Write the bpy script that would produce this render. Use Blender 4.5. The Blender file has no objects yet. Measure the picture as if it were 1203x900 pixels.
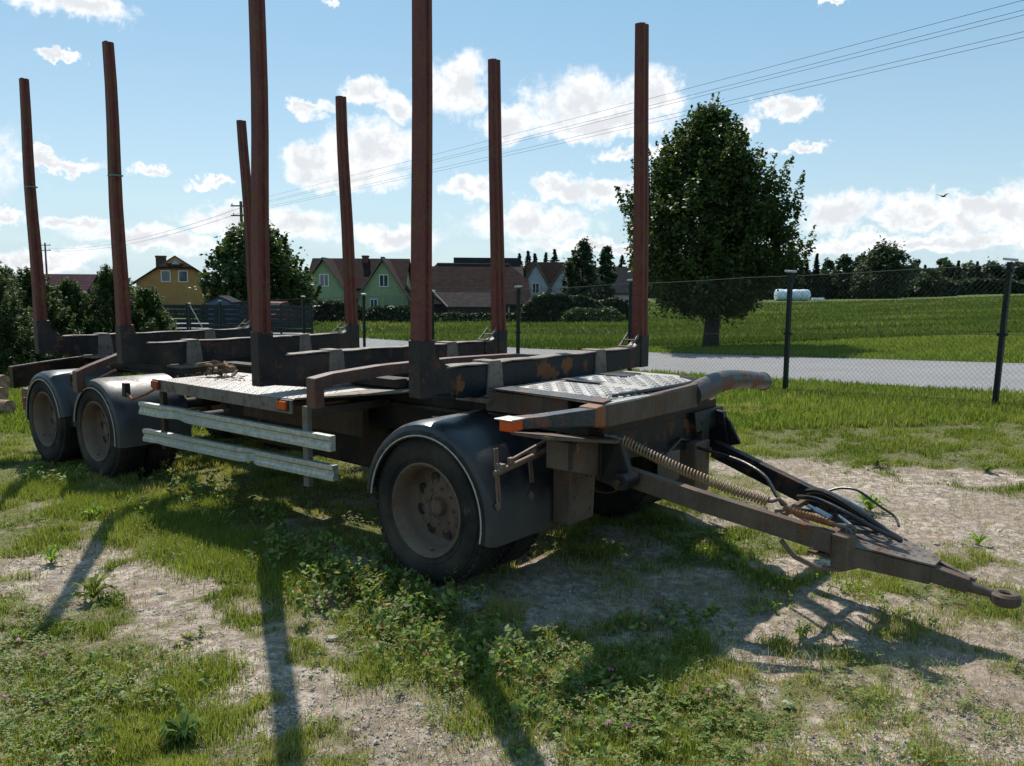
import bpy, math, random
import numpy as np
from mathutils import Vector, Matrix
random.seed(7); RNG = np.random.default_rng(11)
S = bpy.context.scene; COL = S.collection
R = math.radians

# ------------------------------------------------------------------ camera
F_PX, PITCH, ROLL, EYE = 941.75, 0.1189, 0.00624, 1.7
cf = Vector((0, math.cos(PITCH), -math.sin(PITCH))); cr0 = Vector((1, 0, 0)); cu0 = cr0.cross(cf)
cr = cr0 * math.cos(ROLL) + cu0 * math.sin(ROLL); cu = -cr0 * math.sin(ROLL) + cu0 * math.cos(ROLL)
cd = bpy.data.cameras.new('camera'); cam = bpy.data.objects.new('camera', cd); COL.objects.link(cam)
m = Matrix((cr, cu, -cf)).transposed().to_4x4(); m.translation = Vector((0, 0, EYE)); cam.matrix_world = m
cd.sensor_width = 36; cd.lens = F_PX / 1203 * 36; cd.clip_start = 0.05; cd.clip_end = 4000
S.camera = cam

# ------------------------------------------------------------------ sun, sky
SUN_AZ, SUN_EL = R(-17.7), R(50)          # azimuth from +Y, negative = left
sv = Vector((math.sin(SUN_AZ) * math.cos(SUN_EL), math.cos(SUN_AZ) * math.cos(SUN_EL), math.sin(SUN_EL)))
sl = bpy.data.lights.new('sun', 'SUN'); sl.energy = 5.0; sl.angle = R(0.55); sl.color = (1, .94, .85)
so = bpy.data.objects.new('sun', sl); COL.objects.link(so); so.rotation_euler = (-sv).to_track_quat('-Z', 'Y').to_euler()
S.view_settings.view_transform = 'Standard'; S.view_settings.look = 'None'
S.view_settings.exposure = 0.27; S.view_settings.gamma = 1

class NT:
    def __init__(s, tree): s.t = tree; s.n = tree.nodes; s.l = tree.links
    def node(s, typ, **kw):
        n = s.n.new(typ)
        for k, v in kw.items(): setattr(n, k, v)
        return n
    def put(s, sock, v):
        if isinstance(v, bpy.types.NodeSocket): s.l.new(v, sock)
        elif v is not None:
            if isinstance(v, (tuple, list)) and len(v) == 3 and sock.type == 'RGBA': v = (*v, 1)
            sock.default_value = v
    def math(s, op, a, b=None, c=None, clamp=False):
        n = s.node('ShaderNodeMath', operation=op, use_clamp=clamp); s.put(n.inputs[0], a)
        if b is not None: s.put(n.inputs[1], b)
        if c is not None: s.put(n.inputs[2], c)
        return n.outputs[0]
    def vec(s, op, a, b=None):
        n = s.node('ShaderNodeVectorMath', operation=op); s.put(n.inputs[0], a)
        if b is not None: s.put(n.inputs[1], b)
        return n.outputs['Value'] if op == 'LENGTH' else n.outputs[0]
    def mix(s, f, a, b):
        n = s.node('ShaderNodeMix', data_type='RGBA'); s.put(n.inputs[0], f); s.put(n.inputs[6], a); s.put(n.inputs[7], b)
        return n.outputs[2]
    def ramp(s, f, lo, hi, a=0., b=1.):
        n = s.node('ShaderNodeMapRange', interpolation_type='SMOOTHSTEP'); s.put(n.inputs[0], f)
        n.inputs[1].default_value = lo; n.inputs[2].default_value = hi; n.inputs[3].default_value = a; n.inputs[4].default_value = b
        return n.outputs[0]
    def noise(s, v, scale, detail=4, rough=.55):
        n = s.node('ShaderNodeTexNoise'); s.put(n.inputs['Vector'], v); n.inputs['Scale'].default_value = scale
        n.inputs['Detail'].default_value = detail; n.inputs['Roughness'].default_value = rough
        return n.outputs['Fac']

def pix_dir(px, py): return cf + cr * ((px - 601.5) / F_PX) - cu * ((py - 450) / F_PX)

world = bpy.data.worlds.new('World'); S.world = world; world.use_nodes = True
w = NT(world.node_tree); w.n.clear()
sky = w.node('ShaderNodeTexSky', sky_type='NISHITA', sun_disc=False, sun_elevation=SUN_EL, sun_rotation=SUN_AZ,
             altitude=100, air_density=1.0, dust_density=.6, ozone_density=1.6)
tc = w.node('ShaderNodeTexCoord').outputs['Generated']
sx = w.node('ShaderNodeSeparateXYZ'); w.l.new(tc, sx.inputs[0])
az = w.math('ARCTAN2', sx.outputs[0], sx.outputs[1]); el = w.math('ARCSINE', sx.outputs[2])
cx = w.node('ShaderNodeCombineXYZ'); w.put(cx.inputs[0], az); w.put(cx.inputs[1], el); ae = cx.outputs[0]
nz = w.node('ShaderNodeTexNoise'); w.put(nz.inputs['Vector'], ae); nz.inputs['Scale'].default_value = 34; nz.inputs['Detail'].default_value = 6
nz.inputs['Roughness'].default_value = .62
off = w.vec('SUBTRACT', nz.outputs['Color'], (.5, .5, .5)); off = w.vec('MULTIPLY', off, (.075, .050, 0))
nz2 = w.node('ShaderNodeTexNoise'); w.put(nz2.inputs['Vector'], ae); nz2.inputs['Scale'].default_value = 8; nz2.inputs['Detail'].default_value = 2
off2 = w.vec('MULTIPLY', w.vec('SUBTRACT', nz2.outputs['Color'], (.5, .5, .5)), (.10, .035, 0))
pw = w.vec('ADD', w.vec('ADD', ae, off), off2)
CL = [(85,2,52,17),(65,67,13,6),(78,185,42,8),(176,199,20,7),(243,214,20,6),(375,132,18,10),(428,108,26,18),(458,128,26,18),
      (365,190,42,22),(430,180,60,34),(400,208,80,16),(535,105,42,34),(600,145,48,24),(680,118,62,36),(765,112,42,34),(700,148,90,18),
      (548,222,28,16),(735,183,52,10),(885,148,24,11),(928,129,24,14),(935,181,24,6),(660,220,38,18),(715,228,42,18),
      (620,260,82,22),(990,250,52,22),(1085,250,48,18),(1160,246,34,16),(1190,258,36,24),(1135,262,30,14),(1080,284,170,12),(262,252,50,18),
      (180,280,90,16),(345,264,70,22),(90,264,42,10),(18,253,24,8),(30,302,80,12),(470,276,70,18),(700,287,110,12),(985,2,12,6),
      (388,4,9,7),(1330,220,100,40),(-120,180,110,50),(-200,290,120,40),(1400,290,160,40)]
dmin = None
for (a, b, c, d) in CL:
    v = pix_dir(a, b).normalized(); A0, E0 = math.atan2(v.x, v.y), math.asin(v.z)
    q = w.vec('SUBTRACT', pw, (A0, E0, 0)); q = w.vec('MULTIPLY', q, (F_PX / (c * .90), F_PX / (d * .90), 0)); L = w.vec('LENGTH', q)
    dmin = L if dmin is None else w.math('MINIMUM', dmin, L)
fine = w.noise(ae, 48, 8, .68)
dd = w.math('ADD', dmin, w.math('MULTIPLY', w.math('SUBTRACT', fine, .5), 1.05))
mask = w.ramp(dd, .56, 1.24, 1, 0)
core = w.ramp(w.math('ADD', dmin, w.math('MULTIPLY', w.math('SUBTRACT', w.noise(ae, 30, 6, .6), .5), 2.4)), .1, .9, 1, 0)
hz = w.ramp(el, -.02, .17, .72, 0)                                       # pale milky band of far clouds near the horizon
streak = w.noise(w.vec('MULTIPLY', ae, (6, 30, 1)), 1.5, 5, .6)
hzm = w.math('MULTIPLY', hz, w.ramp(streak, .3, .65, .45, 1.0))
ccol = w.mix(w.math('MULTIPLY', core, .85), (.90, .91, .92), (.62, .65, .685))
SKY_K = .100
skyg = w.mix(w.ramp(el, -.02, .42), (.50, .65, .74), (.215, .44, .625))            # clear northern air: pale turquoise low down, blue above
skyc = w.mix(.62, w.vec('MULTIPLY', sky.outputs[0], (SKY_K*.9, SKY_K*1.0, SKY_K*1.0)), skyg)
base = w.mix(hzm, skyc, (.48, .62, .72))
fin = w.mix(mask, base, ccol)
bg = w.node('ShaderNodeBackground'); w.put(bg.inputs[0], fin); bg.inputs[1].default_value = 1.0
wo = w.node('ShaderNodeOutputWorld'); w.l.new(bg.outputs[0], wo.inputs[0])

# ------------------------------------------------------------------ materials
MATS = {}
def new_mat(name):
    mt = bpy.data.materials.new(name); mt.use_nodes = True; t = NT(mt.node_tree); t.n.clear()
    o = t.node('ShaderNodeOutputMaterial'); MATS[name] = mt; return mt, t, o
def princ(t, col, rough=.6, metal=0., spec=None, nrm=None):
    p = t.node('ShaderNodeBsdfPrincipled'); t.put(p.inputs['Base Color'], col); t.put(p.inputs['Roughness'], rough); t.put(p.inputs['Metallic'], metal)
    if spec is not None: p.inputs['Specular IOR Level'].default_value = spec
    if nrm is not None: t.l.new(nrm, p.inputs['Normal'])
    return p
def bump(t, h, dist=.01, strength=.6):
    b = t.node('ShaderNodeBump'); t.put(b.inputs['Height'], h); b.inputs['Distance'].default_value = dist; b.inputs['Strength'].default_value = strength
    return b.outputs[0]
def objc(t): return t.node('ShaderNodeTexCoord').outputs['Object']
def wear(name, base, rust=(.10, .035, .015), amt=.5, rough=.5, metal=0., dust=(.16, .13, .10), damt=.35, scale=9, bmp=.004, spec=.4, spots=(), streak=.6, mud=None):
    """painted or bare metal with rust blotches, dried mud film and scratches"""
    mt, t, o = new_mat(name); c = objc(t)
    n1 = t.noise(c, scale, 8, .65); n2 = t.noise(c, scale * .35, 5, .6); n3 = t.noise(c, scale * 9, 3, .7)
    lo = .72 - .3 * amt
    rm = t.ramp(t.math('ADD', n1, t.math('MULTIPLY', t.math('SUBTRACT', n3, .5), .25)), lo, lo + .10)
    dm = t.math('MULTIPLY', t.ramp(n2, .38, .7), damt)
    if mud:
        sz = t.node('ShaderNodeSeparateXYZ'); t.l.new(c, sz.inputs[0]); mm = t.math('MULTIPLY', t.ramp(t.math('ADD', sz.outputs[2], t.math('MULTIPLY', t.math('SUBTRACT', n1, .5), .7)), mud[0], mud[1], 1, 0), .8); dm = t.math('MAXIMUM', dm, mm)
    vb = t.mix(t.ramp(n3, .3, .7), tuple(x * .75 for x in base), tuple(min(1, x * 1.25) for x in base))
    for (px, py, pz, pr) in spots:
        dd_ = t.vec('LENGTH', t.vec('SUBTRACT', c, (px, py, pz))); rm = t.math('MAXIMUM', rm, t.ramp(t.math('ADD', dd_, t.math('MULTIPLY', t.math('SUBTRACT', t.noise(c, 21, 5, .65), .5), pr * 2.6)), pr * .6, pr, 1, 0))
    stk = t.ramp(t.noise(t.vec('MULTIPLY', c, (26, 26, 2.2)), 1.0, 5, .7), .35, .7); vb = t.mix(t.math('MULTIPLY', stk, streak), vb, tuple(x * .45 for x in base))
    c1 = t.mix(rm, vb, t.mix(n3, tuple(x * .5 for x in rust), tuple(x * 1.6 for x in rust)))
    c2 = t.mix(dm, c1, dust)
    sc = t.vec('MULTIPLY', c, (60, 60, 7)); scr = t.ramp(t.noise(sc, 1.0, 3, .8), .68, .74)
    c3 = t.mix(t.math('MULTIPLY', scr, .25 if streak else 0.), c2, tuple(min(1, x * 1.8 + .06) for x in base))
    rg = t.math('ADD', t.math('MULTIPLY', t.math('MAXIMUM', rm, dm), .85 - rough), t.math('MULTIPLY_ADD', t.math('SUBTRACT', n3, .5), .3, rough), clamp=True)
    p = princ(t, c3, rg, t.math('MULTIPLY', t.math('SUBTRACT', 1.0, t.math('MAXIMUM', rm, dm)), metal), spec, bump(t, t.math('ADD', n1, t.math('MULTIPLY', n3, .4)), bmp, .7))
    t.l.new(p.outputs[0], o.inputs[0]); return mt
STAKE = wear('stake_red_rust', (.150, .033, .024), (.135, .058, .030), .82, .55, damt=.45, dust=(.095, .045, .034), scale=6, spec=.3)
BLACK = wear('black_paint', (.013, .013, .015), (.110, .042, .019), .60, .42, damt=.5, dust=(.080, .055, .040), spec=.25)
BLUEB = wear('bolster_paint', (.008, .013, .018), (.17, .070, .028), .30, .40, damt=.35, dust=(.050, .036, .030), scale=4, spec=.22, spots=((0, 1.14, 1.16, .085), (0, 1.24, 1.13, .06), (0, 1.40, 1.18, .07), (0, 1.62, 1.16, .04), (0, .30, 1.14, .07)))
RUSTB = wear('rusty_bar', (.115, .050, .035), (.15, .060, .030), .62, .5, damt=.25, spec=.35)
BROWN = wear('muddy_brown', (.105, .070, .050), (.14, .060, .032), .60, .62, damt=.65, dust=(.185, .135, .097), spec=.28)
CHAS = wear('chassis', (.034, .027, .023), (.095, .042, .022), .52, .65, damt=.65, dust=(.115, .085, .062), spec=.2)
DECK = wear('checker_plate', (.42, .395, .37), (.24, .15, .10), .42, .42, .25, damt=.65, dust=(.34, .29, .25), scale=6)
DECKR = wear('rusty_plate', (.36, .25, .21), (.20, .09, .06), .5, .5, .0, damt=.35, dust=(.40, .30, .26))
ALU = wear('aluminium_rail', (.42, .425, .39), (.24, .20, .15), .3, .38, .55, damt=.5, dust=(.27, .26, .20), scale=3, bmp=.001, streak=0.)
FEND = wear('fender_plastic', (.014, .017, .022), (.06, .046, .036), .3, .33, damt=.75, dust=(.078, .066, .055), mud=(.35, .75), streak=.2, scale=5, bmp=.002, spec=.5)
RIM = wear('rim_steel', (.150, .100, .072), (.13, .055, .030), .62, .65, damt=.6, dust=(.205, .148, .106), spec=.25)
TYRE = wear('tyre_rubber', (.022, .020, .018), (.055, .046, .038), .35, .85, damt=.75, dust=(.095, .076, .058), scale=5, spec=.15)
SPRG = wear('spring_rust', (.30, .17, .085), (.16, .07, .035), .45, .6, damt=.3, dust=(.34, .27, .19), scale=14)
RODM = wear('rod_rust', (.20, .125, .09), (.15, .06, .035), .5, .6, damt=.3)
HOSE = wear('black_hose', (.012, .012, .013), (.03, .025, .02), .1, .35, damt=.15)
GREYH = wear('grey_connector', (.38, .41, .45), (.2, .18, .16), .15, .3, .5, damt=.2)
ORNGR = wear('orange_rust', (.26, .09, .03), (.14, .05, .02), .5, .65, damt=.2)
TRIM = wear('pale_trim', (.52, .44, .36), (.25, .18, .13), .2, .5, damt=.3, dust=(.25, .2, .16))
PIPEM = wear('pipe_paint', (.040, .044, .050), (.15, .062, .036), .74, .34, damt=.30, dust=(.12, .09, .07), scale=5)
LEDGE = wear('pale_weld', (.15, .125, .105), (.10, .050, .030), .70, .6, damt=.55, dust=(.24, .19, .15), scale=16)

def simple(name, col, rough=.7, var=.25, scale=6, bmp=0., metal=0., spec=.2, col2=None):
    mt, t, o = new_mat(name); c = objc(t); n = t.noise(c, scale, 6, .6)
    a = tuple(x * (1 - var) for x in col); b = col2 or tuple(min(1, x * (1 + var)) for x in col)
    p = princ(t, t.mix(t.ramp(n, .3, .7), a, b), rough, metal, spec, bump(t, n, bmp) if bmp else None)
    t.l.new(p.outputs[0], o.inputs[0]); return mt
def lens_mat(name, col):
    mt, t, o = new_mat(name); c = objc(t)
    wv = t.node('ShaderNodeTexWave'); t.put(wv.inputs[0], c); wv.inputs['Scale'].default_value = 60
    p = princ(t, t.mix(t.noise(c, 30), col, tuple(x * .7 for x in col)), .25, 0, .6, bump(t, wv.outputs[1], .001))
    tr = t.node('ShaderNodeBsdfTranslucent'); t.put(tr.inputs[0], col)
    mx = t.node('ShaderNodeMixShader'); mx.inputs[0].default_value = .3; t.l.new(p.outputs[0], mx.inputs[1]); t.l.new(tr.outputs[0], mx.inputs[2])
    t.l.new(mx.outputs[0], o.inputs[0]); return mt
AMBER = lens_mat('amber_lens', (.85, .13, .01))
AMBERD = lens_mat('dirty_red_lens', (.50, .07, .02))
def leaf_mat(name, c1, c2, trans=.4, rough=.5, spec=.35, c3=None):
    """thin leaves: per-blade tint attribute, diffuse + translucent"""
    mt, t, o = new_mat(name)
    at = t.node('ShaderNodeAttribute', attribute_name='tint'); f = at.outputs['Fac']
    col = t.mix(t.ramp(f, 0, .7), c1, c2)
    if c3: col = t.mix(t.ramp(f, .80, .92), col, c3)
    p = princ(t, col, rough, 0, spec)
    tr = t.node('ShaderNodeBsdfTranslucent'); t.put(tr.inputs[0], t.vec('MULTIPLY', col, (1.5, 1.6, .9)))
    mx = t.node('ShaderNodeMixShader'); mx.inputs[0].default_value = trans; t.l.new(p.outputs[0], mx.inputs[1]); t.l.new(tr.outputs[0], mx.inputs[2])
    t.l.new(mx.outputs[0], o.inputs[0]); return mt
GRASS = leaf_mat('grass_blade', (.075, .110, .018), (.24, .26, .060), .42, .7, .12, c3=(.34, .28, .15))
FIELDG = leaf_mat('field_grass', (.085, .130, .020), (.165, .200, .040), .40, .7, .12, c3=(.24, .22, .08))
CLOV = leaf_mat('clover_leaf', (.060, .115, .020), (.22, .28, .075), .40, .55, .25, c3=(.26, .15, .07))
DRYG = leaf_mat('dry_straw', (.30, .24, .15), (.42, .34, .22), .3)
LIME = leaf_mat('lime_weed', (.13, .22, .02), (.24, .32, .04), .5)
MAPLE = leaf_mat('tree_leaf', (.020, .038, .010), (.058, .090, .021), .30, .5)
CHEST = leaf_mat('chestnut_leaf', (.028, .052, .016), (.065, .10, .028), .25, .5)
PINE = leaf_mat('pine_needle', (.022, .045, .014), (.06, .095, .022), .25, .6)
HEDGE = leaf_mat('hedge_leaf', (.014, .026, .010), (.035, .055, .018), .2, .6)
FARL = leaf_mat('far_leaf', (.022, .040, .020), (.045, .070, .030), .2, .7)
FARC = leaf_mat('far_conifer', (.014, .028, .018), (.030, .048, .026), .15, .7)
FIELDF = leaf_mat('far_field_grass', (.050, .080, .016), (.110, .140, .030), .35, .7, .1, c3=(.20, .18, .07))
PETAL = leaf_mat('clover_petal', (.40, .16, .30), (.62, .38, .55), .4)
BARK = simple('tree_bark', (.045, .038, .030), .9, .5, 14, .03)
WOODP = simple('pole_wood', (.10, .085, .07), .85, .4, 10, .01)
CHIP = simple('bark_chip', (.19, .12, .07), .9, .6, 25, .01)
LOGM = simple('log_wood', (.28, .18, .11), .85, .45, 9, .01)
STONE = simple('pale_stone', (.36, .32, .27), .9, .3, 30, .01)
POST = simple('post_green', (.010, .015, .013), .5, .3, 12, .002, spec=.25)
CAPM = simple('post_cap', (.50, .48, .44), .4, .2, 12)
WIRE = simple('galv_wire', (.045, .048, .046), .7, .2, 20)
CABLE = simple('power_cable', (.05, .055, .06), .5, .2, 5)
BIRDM = simple('bird_feather', (.02, .02, .022), .7)
SHELTER = simple('white_wrap', (.70, .74, .78), .3, .15, 1.2, .04)
REDCAR = simple('car_red', (.22, .03, .04), .3, .1, 2)
GLASS = simple('window_glass', (.05, .06, .07), .08, .3, 2, spec=.8)
WHITEP = simple('white_frame', (.72, .70, .66), .6, .08, 4)
YELW = simple('ochre_render', (.46, .235, .085), .9, .10, 2.5, .004)
GRNW = simple('green_boards', (.30, .35, .19), .85, .10, 3, .004)
WHTW = simple('grey_white_render', (.42, .42, .44), .9, .12, 2.5, .004)
DARKW = simple('dark_boards', (.050, .036, .034), .9, .25, 4, .004)
BRICK = simple('chimney_brick', (.12, .07, .055), .9, .25, 6, .006)
BLUESH = simple('blue_shed', (.07, .11, .17), .7, .15, 3)
GRYB = simple('weathered_boards', (.028, .033, .034), .85, .3, 5, .004)
def roof_mat(name, c):
    mt, t, o = new_mat(name); co = objc(t)
    wv = t.node('ShaderNodeTexWave', wave_type='BANDS', bands_direction='Z'); t.put(wv.inputs[0], co); wv.inputs['Scale'].default_value = 1.4; wv.inputs['Distortion'].default_value = .3
    n = t.noise(co, 2.2, 6, .6)
    col = t.mix(t.ramp(n, .3, .7), tuple(x * .72 for x in c), tuple(x * 1.25 for x in c))
    p = princ(t, col, .95, 0, .08, bump(t, t.math('ADD', t.math('MULTIPLY', wv.outputs[1], .35), n), .03, .5)); t.l.new(p.outputs[0], o.inputs[0]); return mt
R_BROWN = roof_mat('roof_brown', (.036, .020, .018)); R_PURP = roof_mat('roof_purple', (.060, .026, .036)); R_GREY = roof_mat('roof_grey', (.030, .029, .032))

# ------------------------------------------------------------------ mesh helpers
class MB:
    def __init__(s): s.v = []; s.f = []
    def add(s, vs, fs):
        k = len(s.v); s.v += [tuple(v) for v in vs]; s.f += [tuple(i + k for i in f) for f in fs]; return s
    def box(s, a, b, M=None, ch=0.):
        (x0, y0, z0), (x1, y1, z1) = a, b
        vs = [Vector((x, y, z)) for z in (z0, z1) for y in (y0, y1) for x in (x0, x1)]
        if M is not None: vs = [M @ v for v in vs]
        return s.add(vs, [(0, 2, 3, 1), (4, 5, 7, 6), (0, 1, 5, 4), (2, 6, 7, 3), (0, 4, 6, 2), (1, 3, 7, 5)])
    def bar(s, p, q, wd, ht, up=(0, 0, 1), w2=None, h2=None):
        p, q = Vector(p), Vector(q); d = (q - p).normalized(); u = Vector(up); sd = d.cross(u).normalized(); u = sd.cross(d).normalized()
        w2 = wd if w2 is None else w2; h2 = ht if h2 is None else h2
        vs = [c + sd * (a * ww / 2) + u * (b * hh / 2) for c, ww, hh in ((p, wd, ht), (q, w2, h2)) for a, b in ((-1, -1), (1, -1), (1, 1), (-1, 1))]
        return s.add(vs, [(0, 1, 2, 3), (7, 6, 5, 4), (0, 4, 5, 1), (1, 5, 6, 2), (2, 6, 7, 3), (3, 7, 4, 0)])
    def tube(s, pts, r, n=8, rs=None, caps=True):
        pts = [Vector(p) for p in pts]; k = len(s.v); u = None
        for i, p in enumerate(pts):
            d = (pts[min(i + 1, len(pts) - 1)] - pts[max(i - 1, 0)]).normalized()
            if u is None: u = d.orthogonal().normalized()
            u = (u - d * u.dot(d)).normalized(); b = d.cross(u); rr = rs[i] if rs else r
            for j in range(n):
                a = 2 * math.pi * j / n; s.v.append(tuple(p + (u * math.cos(a) + b * math.sin(a)) * rr))
        for i in range(len(pts) - 1):
            for j in range(n):
                a = k + i * n + j; b2 = k + i * n + (j + 1) % n; s.f.append((a, b2, b2 + n, a + n))
        if caps: s.f.append(tuple(k + j for j in range(n))[::-1]); s.f.append(tuple(k + (len(pts) - 1) * n + j for j in range(n)))
        return s
    def prism(s, poly, d):
        """poly: list of 3D points, extruded by vector d"""
        n = len(poly); d = Vector(d); vs = [Vector(p) for p in poly]; vs = vs + [v + d for v in vs]
        return s.add(vs, [tuple(range(n))[::-1], tuple(range(n, 2 * n))] + [(i, (i + 1) % n, (i + 1) % n + n, i + n) for i in range(n)])
    def lathe(s, prof, n=40, closed=False, c=(0, 0, 0)):
        """(r, y) profile about the Y axis"""
        k = len(s.v); m_ = len(prof)
        for r_, y in prof:
            for j in range(n):
                a = 2 * math.pi * j / n; s.v.append((c[0] + r_ * math.cos(a), c[1] + y, c[2] + r_ * math.sin(a)))
        for i in range(m_ - (0 if closed else 1)):
            for j in range(n):
                a = k + i * n; b = k + ((i + 1) % m_) * n; s.f.append((a + j, b + j, b + (j + 1) % n, a + (j + 1) % n))
        return s
    def strip(s, sections, close=True):
        """sections: list of rings of equal length, lofted"""
        k = len(s.v); n = len(sections[0])
        for sec in sections: s.v += [tuple(p) for p in sec]
        for i in range(len(sections) - 1):
            for j in range(n if close else n - 1):
                a = k + i * n + j; b = k + i * n + (j + 1) % n; s.f.append((a, b, b + n, a + n))
        if close: s.f.append(tuple(k + j for j in range(n))[::-1]); s.f.append(tuple(k + (len(sections) - 1) * n + j for j in range(n)))
        return s
    def build(s, name, mat, parent=None, smooth=False, bevel=0., loc=None, fix=True):
        me = bpy.data.meshes.new(name); me.from_pydata(s.v, [], s.f)
        if fix:
            import bmesh
            bm = bmesh.new(); bm.from_mesh(me); bmesh.ops.recalc_face_normals(bm, faces=bm.faces); bm.to_mesh(me); bm.free()
        me.materials.append(mat)
        if smooth:
            me.polygons.foreach_set('use_smooth', [True] * len(me.polygons))
            me.set_sharp_from_angle(angle=R(38))
        o = bpy.data.objects.new(name, me); COL.objects.link(o)
        if parent: o.parent = parent
        if loc: o.location = loc
        if bevel: b = o.modifiers.new('bevel', 'BEVEL'); b.width = bevel; b.segments = 2; b.limit_method = 'ANGLE'
        return o
def empty(name, loc, rz=0):
    o = bpy.data.objects.new(name, None); COL.objects.link(o); o.location = loc; o.rotation_euler = (0, 0, rz); o.empty_display_size = .2; return o
def tag(o, label=None, cat=None, group=None, kind=None):
    if label: o['label'] = label
    if cat: o['category'] = cat
    if group: o['group'] = group
    if kind: o['kind'] = kind
    return o
def copy_tree(o, parent=None):
    c = o.copy(); COL.objects.link(c)
    if parent: c.parent = parent
    for ch in list(o.children): copy_tree(ch, c)
    return c
def np_mesh(name, V, F, mat, tint=None, parent=None, smooth=False):
    """V (n,3) float, F list of (m,k) int arrays"""
    me = bpy.data.meshes.new(name); me.vertices.add(len(V)); me.vertices.foreach_set('co', np.ascontiguousarray(V, dtype=np.float32).ravel())
    tot = sum(f.size for f in F); npoly = sum(len(f) for f in F)
    me.loops.add(tot); me.loops.foreach_set('vertex_index', np.concatenate([f.ravel() for f in F]).astype(np.int32))
    me.polygons.add(npoly); cnt = np.concatenate([np.full(len(f), f.shape[1]) for f in F]); st = np.concatenate([[0], np.cumsum(cnt)[:-1]])
    me.polygons.foreach_set('loop_start', st.astype(np.int32))
    me.update(calc_edges=True); me.materials.append(mat)
    if tint is not None:
        a = me.attributes.new('tint', 'FLOAT', 'POINT'); a.data.foreach_set('value', np.ascontiguousarray(tint, dtype=np.float32))
    if smooth: me.polygons.foreach_set('use_smooth', np.ones(npoly, dtype=bool))
    o = bpy.data.objects.new(name, me); COL.objects.link(o)
    if parent: o.parent = parent
    return o

# ------------------------------------------------------------------ terrain
TA = 0.6855; TO = (-.5005, 4.3659)                     # trailer yaw and origin (foot of the front near-side stake)
def vnoise(x, y, seed=0):
    x = np.asarray(x, float); y = np.asarray(y, float); xi = np.floor(x); yi = np.floor(y); fx = x - xi; fy = y - yi
    def h(a, b): return np.modf(np.abs(np.sin(a * 127.1 + b * 311.7 + seed * 74.7) * 43758.5453))[0]
    u = fx * fx * (3 - 2 * fx); v = fy * fy * (3 - 2 * fy)
    return (h(xi, yi) * (1 - u) + h(xi + 1, yi) * u) * (1 - v) + (h(xi, yi + 1) * (1 - u) + h(xi + 1, yi + 1) * u) * v
def fbm(x, y, o=4, seed=0):
    s = 0; a = .5
    for i in range(o): s = s + a * vnoise(x * 2 ** i, y * 2 ** i, seed + i); a *= .5
    return s
def ss(t): t = np.clip(t, 0, 1); return t * t * (3 - 2 * t)
def terrain(x, y):
    x = np.asarray(x, float); y = np.asarray(y, float)
    s = (x - 4.5) * (-.857) + (y - 13.2) * .514
    xt = (x - TO[0]) * math.cos(TA) - (y - TO[1]) * math.sin(TA); yt = (x - TO[0]) * math.sin(TA) + (y - TO[1]) * math.cos(TA)
    base = -.05 * np.clip(s, -6, 12) - .028 * np.clip(s - 12, 0, 17)
    b = ss((yt - 3) / 7)
    b2 = ss((y - 80) / 60) * .55
    return base * b + b2 + .011 * np.clip(xt, -8, 0) * (1 - b)
def pix_ground(px, py):
    d = pix_dir(px, py); t = .8
    while t < 300:
        if EYE + t * d.z < float(terrain(t * d.x, t * d.y)): break
        t *= 1.004
    return np.array([t * d.x, t * d.y])
def at(px, py, depth):
    d = pix_dir(px, py); k = depth / d.y; return Vector((d.x * k, depth, EYE + d.z * k))
# bare, driven-over ground, as measured on the plot: (x, y, radius, strength)
BARE = []
def track(pts, rpx, st=1.):
    for (a, b), r_ in zip(pts, rpx):
        P = pix_ground(a, b); Q = pix_ground(a + r_, b); BARE.append((P[0], P[1], float(np.hypot(*(Q - P))), st))
track([(0,668),(50,672),(95,655),(140,680),(190,690),(240,715),(290,750),(315,790),(350,830),(420,835),(480,860),(540,880),(590,893)],
      [60,50,36,44,50,40,44,56,56,64,76,80,70])
track([(560,690),(620,700),(680,690),(740,700),(800,690),(640,730)], [64,76,84,78,70,50], .62)
track([(900,700),(960,720),(1020,740),(850,730),(930,660),(990,690),(1060,720),(880,760)], [54,60,60,54,44,40,50,50], .62)
track([(880,548),(940,556),(1000,570),(1060,585),(1120,590),(1180,600),(1010,600),(1080,620),(1150,630),(1203,640),(1090,555),(1160,560),(940,590)],
      [56,78,90,96,86,84,74,86,84,80,44,52,60])
track([(1203,690),(1140,745),(1180,760),(1100,790),(1160,820),(1060,830),(1203,850),(1120,880),(1000,860),(960,890),(1060,895),(880,750),(940,735),(900,800)],
      [76,66,76,66,80,70,86,76,60,66,66,44,52,34], .66)
track([(690,770),(640,850),(860,700),(950,690),(380,750)], [22,20,30,26,22], .7)
def cover(x, y):
    x = np.asarray(x, float); y = np.asarray(y, float); b = np.zeros_like(x)
    wx = x + (fbm(x * 3.2, y * 3.2, 4, 5) - .47) * .75; wy = y + (fbm(x * 3.2, y * 3.2, 4, 9) - .47) * .75
    for (a, c, r_, st) in BARE:
        d = np.hypot(wx - a, wy - c) / max(r_, .05); b = np.maximum(b, st * (1 - ss((d - .5) / .95)))
    spot = ss((fbm(x * 4.3, y * 4.3, 4, 21) - .47) / .12) * .62 * (np.asarray(y) < 6.5)
    return np.clip(1 - b - spot, 0, 1)
ROADP = [(3.06, 18.1), (7.69, 11.94)]; rdx, rdy = -.60, .80; rnx, rny = .80, .60      # along, across (towards the field)
def road_d(x, y): return (np.asarray(x) - 7.69) * rnx + (np.asarray(y) - 11.94) * rny

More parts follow.
